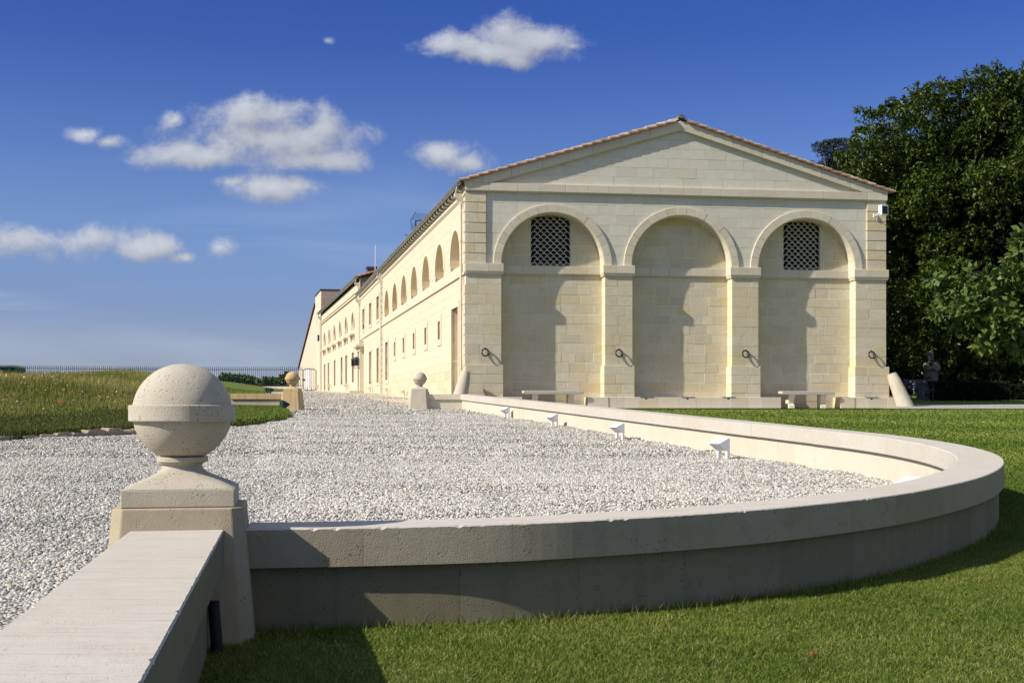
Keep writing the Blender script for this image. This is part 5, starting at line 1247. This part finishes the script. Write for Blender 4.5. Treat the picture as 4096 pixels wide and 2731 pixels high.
def limb_tree(t, base, h, r0, tips, mat):
    mb = MB(); b = Vector(base); mb.tube([b, b + Vector((0.1, 0, h * .3)), b + Vector((0, .1, h * .7)), b + Vector((.1, 0, h))], [r0 * 1.2, r0, r0 * .7, r0 * .35], 10); mb.build('trunk', mat, t)
    mb = MB()
    for tp in tips:
        s_ = b + Vector((0, 0, h * random.uniform(.25, .8))); e = Vector(tp); m_ = s_.lerp(e, .5) + Vector((0, 0, .5)); mb.tube([s_, m_, e], [r0 * .35, r0 * .2, r0 * .06], 6)
    mb.build('limbs', mat, t)
# big chestnut
t = thing('chestnut_tree', 'huge dark chestnut tree rising behind the right end of the hall', 'tree', (24.2, 62, 1.5))
lb = []
cen = np.array([23.9, 62.0, 9.3]); rad = np.array([8.0, 6.5, 7.6])
for i in range(230):
    d = rng.normal(size=3); d /= np.linalg.norm(d)
    if d[1] > .55: continue
    r_ = rng.uniform(.80, .99); p = cen + d * rad * r_; 
    if p[2] < 2.6: continue
    lb.append((*p, rng.uniform(.75, 1.35)))
for q in [(17.4, 58, 3.6, 1.3), (18.3, 56.5, 3.4, 1.4), (20.0, 56.5, 4.4, 1.5), (19.0, 56, 6.4, 1.5), (17.6, 57, 5.6, 1.3), (18.8, 56, 4.9, 1.3), (21.4, 56.5, 3.9, 1.2), (22.4, 57, 3.4, 1.0), (16.9, 59, 6.9, 1.4), (16.7, 59, 9.2, 1.3), (16.3, 60, 11.3, 1.3), (24.8, 56.5, 6.7, 1.3)]: lb.append(q)
for (u, v, r_) in [(3400,640,.8),(3425,715,.9),(3390,705,.7),(3440,790,1.1),(3480,850,1.1),(3470,520,1.0),(3440,600,.9),(3505,465,.9),(3560,445,1.0),(3630,415,1.0),(3700,375,1.0),(3765,345,1.0),(3830,330,1.0),(3900,318,1.1),(3980,312,1.2),(4060,325,1.1),(4130,325,1.2),(3450,690,1.1),(3550,560,1.2),(3650,500,1.2),(3760,450,1.3),(3880,430,1.3),(4000,430,1.3),(3700,620,1.2),(3850,560,1.2)]:
    y = 58.5 + random.uniform(-1, 1); v += random.uniform(18, 55); lb.append(((u - 2048) / F * y, y, EYE + (1637 - v) / F * y, r_ * .82))
    for _ in range(2): lb.append(((u - 2048) / F * y + random.uniform(-.7, .7), y + random.uniform(-.6, .6), EYE + (1637 - v) / F * y + random.uniform(.2, .75) * r_, random.uniform(.25, .42)))
for q in [(14.2, 54.6, 6.6, 1.6), (12.6, 56, 7.6, 1.8), (14.6, 57, 8.8, 1.8), (13.0, 55.4, 5.4, 1.5), (14.9, 54.2, 4.9, 1.0), (12.2, 58, 9.2, 1.6), (14.0, 56.2, 7.6, 1.6)]: lb.append(q)  # unseen lobes added behind the hall to shade the statue and bench
Cc, Oo = clumps(lb, 88, .66, .8, .45)
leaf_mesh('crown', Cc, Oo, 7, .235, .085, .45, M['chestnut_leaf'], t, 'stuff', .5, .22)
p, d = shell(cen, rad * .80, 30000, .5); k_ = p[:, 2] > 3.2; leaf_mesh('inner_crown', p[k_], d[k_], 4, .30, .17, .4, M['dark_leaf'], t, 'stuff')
limb_tree(t, (24.2, 62.5, 1.4), 12, .55, [tuple(cen + rng.normal(size=3) * rad * .45) for _ in range(16)], M['bark'])
# trees further right and behind
t = thing('dark_tree', 'dense dark tree filling the gap behind the statue', 'tree', (20, 74, 1.8))
lb = [(x, 72 + rng.uniform(-2, 2), z, rng.uniform(1.6, 2.4)) for x in np.arange(14, 36, 2.2) for z in np.arange(2.6, 12, 2.2)]
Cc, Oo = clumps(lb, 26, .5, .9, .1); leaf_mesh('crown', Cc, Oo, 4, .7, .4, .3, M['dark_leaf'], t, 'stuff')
limb_tree(t, (20, 74, 1.8), 8, .4, [(17, 73, 8), (24, 73, 9)], M['bark'])
# cedar
t = thing('cedar_tree', 'small dark cedar top showing above the right roof slope', 'tree', (19.4, 76, 1.8))
lb = []
for (u, v, r_) in [(3290, 585, .7), (3330, 580, .9), (3370, 575, .9), (3320, 620, .8), (3280, 600, .45), (3360, 625, 1.1), (3330, 655, 1.0), (3380, 660, 1.2), (3300, 672, .9), (3350, 690, 1.2), (3245, 655, .35), (3400, 700, 1.3), (3270, 700, .9), (3420, 600, 1.0), (3430, 660, 1.2), (3330, 730, 1.4), (3400, 760, 1.6)]:
    y = 76 + random.uniform(-1.2, 1.2); lb.append(((u - 2048) / F * y, y, EYE + (1637 - v) / F * y, r_))
Cc, Oo = clumps(lb, 230, .2, .32, .3); leaf_mesh('crown', Cc, Oo, 4, .14, .05, -.1, M['cedar_leaf'], t, 'stuff', .5, .25)
limb_tree(t, (19.4, 76, 1.8), 13.5, .3, [(l_[0], l_[1], l_[2]) for l_ in lb], M['bark'])
# fig like tree in front, right edge
t = thing('broadleaf_tree', 'light green broad leaved tree reaching in from the right edge', 'tree', (14.6, 31.0, .7))
lb = []
for (u, v, r_) in [(4120, 1000, .55), (4080, 1080, .45), (4130, 1130, .7), (4020, 1110, .35), (3990, 1150, .35), (3960, 1100, .22), (4060, 1200, .6), (3950, 1180, .35), (3900, 1190, .35), (3850, 1130, .22), (3830, 1180, .3), (3790, 1150, .25), (3770, 1120, .18), (3740, 1130, .15), (3800, 1210, .3), (3870, 1230, .35), (3940, 1250, .4), (4010, 1280, .5), (4090, 1300, .6), (3760, 1240, .25),
                   (3735, 1265, .15), (3830, 1265, .28), (3900, 1300, .35), (3960, 1330, .35), (3930, 1380, .2), (3960, 1400, .15), (4030, 1360, .35), (4100, 1380, .35), (3905, 1330, .22), (4150, 1250, .8), (4180, 1100, .8), (4070, 1420, .12), (3880, 1090, .12), (4090, 960, .25), (4110, 930, .2)]:
    y = 30.5 + random.uniform(-1.0, 1.0); lb.append(((u - 2048) / F * y, y, EYE + (1637 - v) / F * y, r_))
Cc, Oo = clumps(lb, 330, .2, .75, .2); leaf_mesh('crown', Cc, Oo, 4, .21, .14, .25, M['fig_leaf'], t, 'stuff', .52, .2)
tips = [(l_[0], l_[1], l_[2]) for l_ in lb[::2]]
mb = MB(); mb.tube([(14.8, 31, .6), (14.7, 31, 2.0), (14.2, 31, 3.2)], [.16, .13, .09], 10); mb.build('trunk', M['bark'], t)
mb = MB()
for tp in tips: mb.tube([(14.5, 31, 2.6 + random.random()), ((14.5 + tp[0]) / 2, (31 + tp[1]) / 2, (2.9 + tp[2]) / 2 + .15), tp], [.035, .022, .008], 5)
mb.build('limbs', simple('pale_fig_bark', (0.25, 0.23, 0.20), .9), t)
# shrubs on the right
for i, (x, y, z, rx, rz, lab) in enumerate([(21.4, 57.5, 2.3, 1.9, 1.15, 'rounded sunlit shrub just right of the statue'), (24.6, 57.8, 2.5, 2.1, 1.35, 'tall leafy shrub at the right edge beneath the broad leaved tree')]):
    t = thing('garden_shrub', lab, 'shrub', (x, y, float(zg(y))), 0, 'shrubs under the chestnut')
    lb = [(x + rng.uniform(-1, 1) * rx * .75, y + rng.uniform(-1, .6) * 1.2, z + rng.uniform(-.9, .75) * rz, rng.uniform(.35, .6)) for _ in range(46)]
    Cc, Oo = clumps(lb, 420, .6, .9, .3); leaf_mesh('foliage', Cc, Oo, 5, .11, .05, .1, M['hedge_leaf'], t, 'stuff', .5, .25)
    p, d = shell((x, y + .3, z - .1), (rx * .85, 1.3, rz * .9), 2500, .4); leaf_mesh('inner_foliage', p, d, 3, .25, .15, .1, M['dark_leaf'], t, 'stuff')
    mb = MB(); mb.tube([(x, y, float(zg(y)) - .1), (x + .1, y, z)], [.08, .04], 6); mb.build('stem', M['bark'], t)
def hedge(label, x0, x1, y, zt_, dep=.8):
    t = thing('clipped_hedge', label, 'hedge', ((x0 + x1) / 2, y, float(zg(y))))
    n = int((x1 - x0) * 1500); zb_ = float(zg(y)); p = np.stack([rng.uniform(x0, x1, n), rng.uniform(y - dep / 2, y + dep / 2, n), rng.uniform(zb_, zt_, n)], 1)
    face = rng.random(n); p[face < .45, 1] = y - dep / 2 + rng.normal(0, .03, (face < .45).sum()); p[face > .75, 2] = zt_ + rng.normal(0, .03, (face > .75).sum())
    leaf_mesh('foliage', p, np.tile([0, -.7, .7], (n, 1)), 3, .09, .045, 0, M['dark_leaf'], t, 'stuff')
hedge('low dark clipped hedge in deep shade before the statue', 17.3, 20.6, 53.4, 2.05)
hedge('dark hedge in shade to the right of the statue', 20.4, 27.5, 55.2, 1.95)
# vines behind the railing
n = 26000; x = rng.uniform(-60, -17.5, n); row = rng.integers(0, 5, n); y = 124 + row * 6.0 + rng.normal(0, .2, n); x = np.minimum(x, -21.2 - .2301 * (y - 124) - .6 * rng.random(n))
ht = 1.35 + .25 * np.sin(x * 1.1 + row) + .2 * np.sin(x * 3.1 + 2 * row); z = zg(y) + ht * rng.uniform(.1, 1, n) ** .6
leaf_mesh('vine_rows', np.stack([x, y, z], 1), np.tile([0, -.6, .5], (n, 1)), 2, .34, .26, .2, M['vine_leaf'], None, 'stuff', .5, .28)

# ------------------------------------------------------------------ railing and gate
RL = thing('iron_railing', 'long dark iron railing with pointed bars on the far low wall', 'railing', (-35, 118, 3.07))
mb = MB(); r_ = .021; zb_, zt_ = 3.10, 4.72
v = []
for (z_, rr) in ((zb_, r_), (zt_, r_), (zt_ + .05, r_ * 1.6), (zt_ + .22, .002)):
    for k in range(6): a = math.pi / 3 * k; v.append((rr * math.cos(a), rr * math.sin(a), z_))
mb.add(v, [(i * 6 + k, i * 6 + (k + 1) % 6, i * 6 + 6 + (k + 1) % 6, i * 6 + 6 + k) for i in range(3) for k in range(6)])
me = None
XR = [-19.35 - .1795 * i for i in range(149)]
for i, x in enumerate(XR):
    if me is None: o = mb.build('bar', M['iron'], None); me = o.data
    else: o = bpy.data.objects.new('bar', me); COL.objects.link(o)
    o.location = (x, 118, .0 + max(0, (-x - 30) * .008)); adopt(o, RL)
rise = lambda x: max(0, (-x - 30) * .008)
for (z_, h_) in ((4.60, .05), (3.13, .05)):
    mb = MB(); P_ = [(-19.25, 118), (-30, 118), (-46.1, 118)]
    for a, b in zip(P_[:-1], P_[1:]):
        za, zb2 = z_ + rise(a[0]), z_ + rise(b[0])
        mb.add([(a[0], 117.98, za), (b[0], 117.98, zb2), (b[0], 117.98, zb2 + h_), (a[0], 117.98, za + h_), (a[0], 118.02, za), (b[0], 118.02, zb2), (b[0], 118.02, zb2 + h_), (a[0], 118.02, za + h_)], [(0, 1, 2, 3), (7, 6, 5, 4), (3, 2, 6, 7), (0, 4, 5, 1)])
    mb.build('rail', M['iron'], RL)
GT = thing('iron_gate', 'narrow dark iron gate between the railing and the cream wall', 'gate', (-18.65, 118, 2.67))
gx0, gx1 = (1213 - 2048) / F * 118, (1264 - 2048) / F * 118
mb = MB(); fr = IDF
mb.tube([(gx0 + .15, 118, 2.72), (gx1 - .15, 118, 2.72), (gx1 - .03, 118, 2.86), (gx1, 118, 3.0), (gx1, 118, 4.45), (gx1 - .03, 118, 4.58), (gx1 - .15, 118, 4.66), (gx0 + .15, 118, 4.66), (gx0 + .03, 118, 4.58), (gx0, 118, 4.45), (gx0, 118, 3.0), (gx0 + .03, 118, 2.86), (gx0 + .15, 118, 2.72)], .035, 6); mb.build('gate_frame', M['iron'], GT)
for k in range(1, 6):
    x = gx0 + (gx1 - gx0) * k / 6; mb = MB(); mb.tube([(x, 118, 2.72), (x, 118, 4.72), (x, 118, 4.92)], [.016, .016, .003], 5); mb.build('gate_bar', M['iron'], GT)
mb = MB(); mb.tube([(gx1 + .14, 118, 2.6), (gx1 + .14, 118, 4.7)], .035, 6); mb.tube([(gx1, 118, 3.1), (gx1 + .14, 118, 3.1)], .03, 6); mb.tube([(gx1, 118, 4.4), (gx1 + .14, 118, 4.4)], .03, 6); mb.build('gate_post', M['iron'], GT)
mb = MB(); mb.box(IDF, (gx0 - .05, 117.9, 3.6), (gx0 + .2, 118.02, 3.75)); mb.build('latch', M['iron'], GT)
# green container at the left edge
t = thing('green_container', 'dark green container with a grey lid behind the flower bank at the left edge', 'container', (-24.6, 60, 1.6))
mb = MB(); fq = Fr((-23.3, 60, 0), (-.985, -.17), (.17, -.985)); mb.box(fq, (0, -2.4, 1.5), (6, 0, 2.95))
for k in range(14): mb.box(fq, (.2 + k * .42, 0, 1.6), (.32 + k * .42, .04, 2.9))
mb.build('container_body', M['container'], t)
mb = MB(); mb.box(fq, (-.04, -2.45, 2.95), (6.05, .06, 3.03)); mb.build('lid', M['zinc'], t)

# ------------------------------------------------------------------ statue and garden bench in the shade
ST = thing('garden_statue', 'pale stone statue with folded arms on a round base in deep shade', 'statue', (18.5, 56.5, 1.42))
mb = MB(); mb.lathe([(.62, 1.3), (.62, 1.70), (.55, 1.75), (.55, 1.9), (.50, 1.92), (.50, 2.0), (.43, 2.03), (.0, 2.03)], 20, (18.5, 56.5, 0), smooth=False); mb.build('pedestal', M['statue'], ST)
me = bpy.data.meshes.new('figure')
J = [(0, 0, 2.03, .38), (0, 0, 2.45, .34), (0, 0, 2.75, .36), (0, -.02, 2.98, .30), (0, -.06, 3.08, .12), (-.05, -.14, 3.17, .12), (-.07, -.18, 3.30, .15), (-.08, -.18, 3.38, .12),
     (-.24, -.05, 2.95, .14), (-.27, -.22, 2.74, .12), (-.02, -.36, 2.80, .10), (.24, -.05, 2.95, .15), (.28, -.22, 2.72, .12), (.0, -.44, 2.72, .09), (.03, -.42, 2.92, .07)]
E_ = [(0, 1), (1, 2), (2, 3), (3, 4), (4, 5), (5, 6), (6, 7), (3, 8), (8, 9), (9, 10), (3, 11), (11, 12), (12, 13), (10, 14)]
me.from_pydata([(a * 1.0, b, c) for a, b, c, r in J], E_, []); fo = bpy.data.objects.new('figure', me); COL.objects.link(fo); me.materials.append(M['statue'])
fo.modifiers.new('skin', 'SKIN'); 
if not me.skin_vertices: me.attributes.new if False else None
bpy.context.view_layer.objects.active = fo
lay = me.skin_vertices[0] if me.skin_vertices else None
if lay is None:
    with bpy.context.temp_override(object=fo, active_object=fo): bpy.ops.object.modifier_remove(modifier='skin'); bpy.ops.object.modifier_add(type='SKIN')
    lay = me.skin_vertices[0]
for q, j in zip(lay.data, J): q.radius = (j[3], j[3] * .85)
lay.data[0].use_root = True
ssm = fo.modifiers.new('smooth', 'SUBSURF'); ssm.levels = 1; ssm.render_levels = 1
fo.location = (18.5, 56.5, 0); adopt(fo, ST)
mb = MB()
for k, (z0_, z1_) in enumerate(((3.28, 3.36), (3.12, 3.18))): pass
mb.lathe([(.16, 3.30), (.165, 3.36), (.13, 3.47), (.06, 3.52), (.0, 3.53)], 14, (18.42, 56.36, 0)); mb.lathe([(.02, 3.2), (.035, 3.24), (.0, 3.29)], 8, (18.40, 56.16, 0)); mb.build('hair', M['statue'], ST)
GB = thing('garden_bench', 'dark slatted garden bench with sun glinting on its slats beside the statue', 'bench', (17.0, 52, 1.3), .1)
bz = float(zg(52)); fb = Fr((15.95, 51.8, bz), (.99, .12), (.12, -.99))
for k in range(4): mb = MB(); mb.box(fb, (0.0, .12 - k * .12 + .2, .43), (1.0, .21 - k * .12 + .2, .46)); mb.build('seat_slat', simple('glossy_bench_slat', (0.05, 0.052, 0.055), .10, 0, .1) if k == 0 else bpy.data.materials['glossy_bench_slat'], GB)
for k in range(4): mb = MB(); mb.box(fb, (0.0, -.20 - k * .03, .52 + k * .10), (1.0, -.17 - k * .03, .59 + k * .10)); mb.build('back_slat', bpy.data.materials['glossy_bench_slat'], GB)
for x in (.04, .95):
    mb = MB(); mb.tube([fb(x, .40, -.02), fb(x, .38, .30), fb(x, .30, .42), fb(x, -.12, .42), fb(x, -.20, .55), fb(x, -.30, .95)], .022, 6); mb.tube([fb(x, .40, .30), fb(x, .42, .60), fb(x, .30, .66), fb(x, -.2, .62)], .02, 6); mb.tube([fb(x, -.2, .45), fb(x, -.24, -.02)], .022, 6)
    mb.build('bench_end', M['iron'], GB)

# ------------------------------------------------------------------ small things in front
t = thing('drain_hose', 'black corrugated drain hose end standing in the corner by the near pillar', 'hose', (-1.10, 5.12, -.05))
mb = MB(); pts = []; rr = []
for k in range(68): z = -.1 + k * .0045; pts.append((-1.178 + .006 * math.sin(k * .07), 5.08, z)); rr.append(.022 + .003 * (k % 2))
mb.tube(pts, rr, 14); mb.build('hose_tube', M['hose'], t)
mb = MB(); v = []; n = 9
for (x, y, w_) in ((2.16, 6.9, 1), ):
    pass
lf = [(0, 0, .0), (.018, .012, .012), (.035, .0, .005), (.045, .02, .02), (.025, .03, .012), (.012, .045, .02), (-.005, .028, .006), (-.02, .02, .015), (-.012, .004, .0)]
yl = 4.95; xl = (3247 - 2048) / F * yl; mb.add([(xl + a * .6, yl + b * .6, float(zg(yl)) + .03 + c * .6) for a, b, c in lf], [(0, 1, 2, 3, 4), (0, 4, 5, 6), (0, 6, 7, 8)]); tag(mb.build('fallen_leaf', simple('red_brown_leaf', (0.16, 0.045, 0.025), .7)), 'small red brown fallen leaf lying on the near lawn', 'leaf')

# ------------------------------------------------------------------ pebbles (instanced)
def pebbles(n, y0, y1, size, name):
    u = rng.random(n); y = np.sqrt(y0 ** 2 + u * (y1 ** 2 - y0 ** 2)); w0_ = -.425 * y - .1; hi = np.minimum(xr(y) - .02, .42 * y); x = w0_ + (hi - w0_) * rng.random(n)
    ok = (hi > w0_) ; P = np.stack([x, y], 1)[ok]
    P = P[~inside(P, EDS)]
    dmin = np.full(len(P), 9.0)
    for i in range(0, len(mid) - 1, 4):
        a = mid[i]; ab = mid[min(i + 4, len(mid) - 1)] - a; t = np.clip(((P - a) @ ab) / (ab @ ab + 1e-9), 0, 1); dmin = np.minimum(dmin, np.linalg.norm(P - (a + t[:, None] * ab), axis=1))
    nw = np.abs((P[:, 0] + 1.381) * .985 + (P[:, 1] - 5.28) * .1714)
    P = P[(dmin > .11) & ~((nw < .125) & (P[:, 1] < 5.4)) & ~((np.abs(P[:, 0] + 1.426) < .31) & (np.abs(P[:, 1] - 5.54) < .31))]
    n = len(P); z = zg(P[:, 1]) + undul(P[:, 0], P[:, 1]) + rng.uniform(-.002, .010, n) * size / .018
    me = bpy.data.meshes.new(name); me.vertices.add(n); me.vertices.foreach_set('co', np.stack([P[:, 0], P[:, 1], z], 1).astype(np.float32).ravel())
    a = me.attributes.new('prot', 'FLOAT_VECTOR', 'POINT'); a.data.foreach_set('vector', np.stack([rng.normal(0, .5, n), rng.normal(0, .5, n), rng.uniform(0, 6.28, n)], 1).astype(np.float32).ravel())
    s_ = size * rng.lognormal(0, .28, n); a = me.attributes.new('pscale', 'FLOAT_VECTOR', 'POINT'); a.data.foreach_set('vector', np.stack([s_ * rng.uniform(1.0, 1.5, n), s_, s_ * rng.uniform(.6, .95, n)], 1).astype(np.float32).ravel())
    a = me.attributes.new('ptint', 'FLOAT', 'POINT'); pt_ = .5 + .5 * np.sin(P[:, 0] * .9 + 1.7 * np.sin(P[:, 1] * .55)) * np.sin(P[:, 1] * .8 + np.sin(P[:, 0] * 1.3)); a.data.foreach_set('value', (rng.random(n) ** (1 + .75 * pt_ + .4 * (P[:, 0] < -.2 * P[:, 1]))).astype(np.float32))
    o = bpy.data.objects.new(name, me); COL.objects.link(o); o['kind'] = 'stuff'
    ng = bpy.data.node_groups.new(name + '_scatter', 'GeometryNodeTree'); ng.interface.new_socket('Geometry', in_out='INPUT', socket_type='NodeSocketGeometry'); ng.interface.new_socket('Geometry', in_out='OUTPUT', socket_type='NodeSocketGeometry')
    N = ng.nodes; Lk = ng.links; gi = N.new('NodeGroupInput'); go = N.new('NodeGroupOutput')
    ico = N.new('GeometryNodeMeshIcoSphere'); ico.inputs['Radius'].default_value = .5; ico.inputs['Subdivisions'].default_value = 2
    ss_ = N.new('GeometryNodeSetShadeSmooth'); sm_ = N.new('GeometryNodeSetMaterial'); sm_.inputs['Material'].default_value = M['pebble']
    iop = N.new('GeometryNodeInstanceOnPoints')
    def na(nm, ty): q = N.new('GeometryNodeInputNamedAttribute'); q.data_type = ty; q.inputs[0].default_value = nm; return q.outputs[0]
    Lk.new(ico.outputs[0], ss_.inputs[0]); Lk.new(ss_.outputs[0], sm_.inputs[0]); Lk.new(sm_.outputs[0], iop.inputs['Instance']); Lk.new(gi.outputs[0], iop.inputs['Points'])
    e2r = N.new('FunctionNodeEulerToRotation'); Lk.new(na('prot', 'FLOAT_VECTOR'), e2r.inputs[0]); Lk.new(e2r.outputs[0], iop.inputs['Rotation']); Lk.new(na('pscale', 'FLOAT_VECTOR'), iop.inputs['Scale']); Lk.new(iop.outputs[0], go.inputs[0])
    md = o.modifiers.new('scatter', 'NODES'); md.node_group = ng
    return o
x_ = M['pebble'].node_tree
for nd in x_.nodes:
    if nd.type == 'ATTRIBUTE': nd.attribute_type = 'INSTANCER'
pebbles(150000, 4.0, 9.5, .0155, 'pebbles')
pebbles(240000, 9.5, 17, .0165, 'pebbles')
pebbles(220000, 17, 34, .021, 'pebbles')
pebbles(110000, 34, 80, .032, 'pebbles')
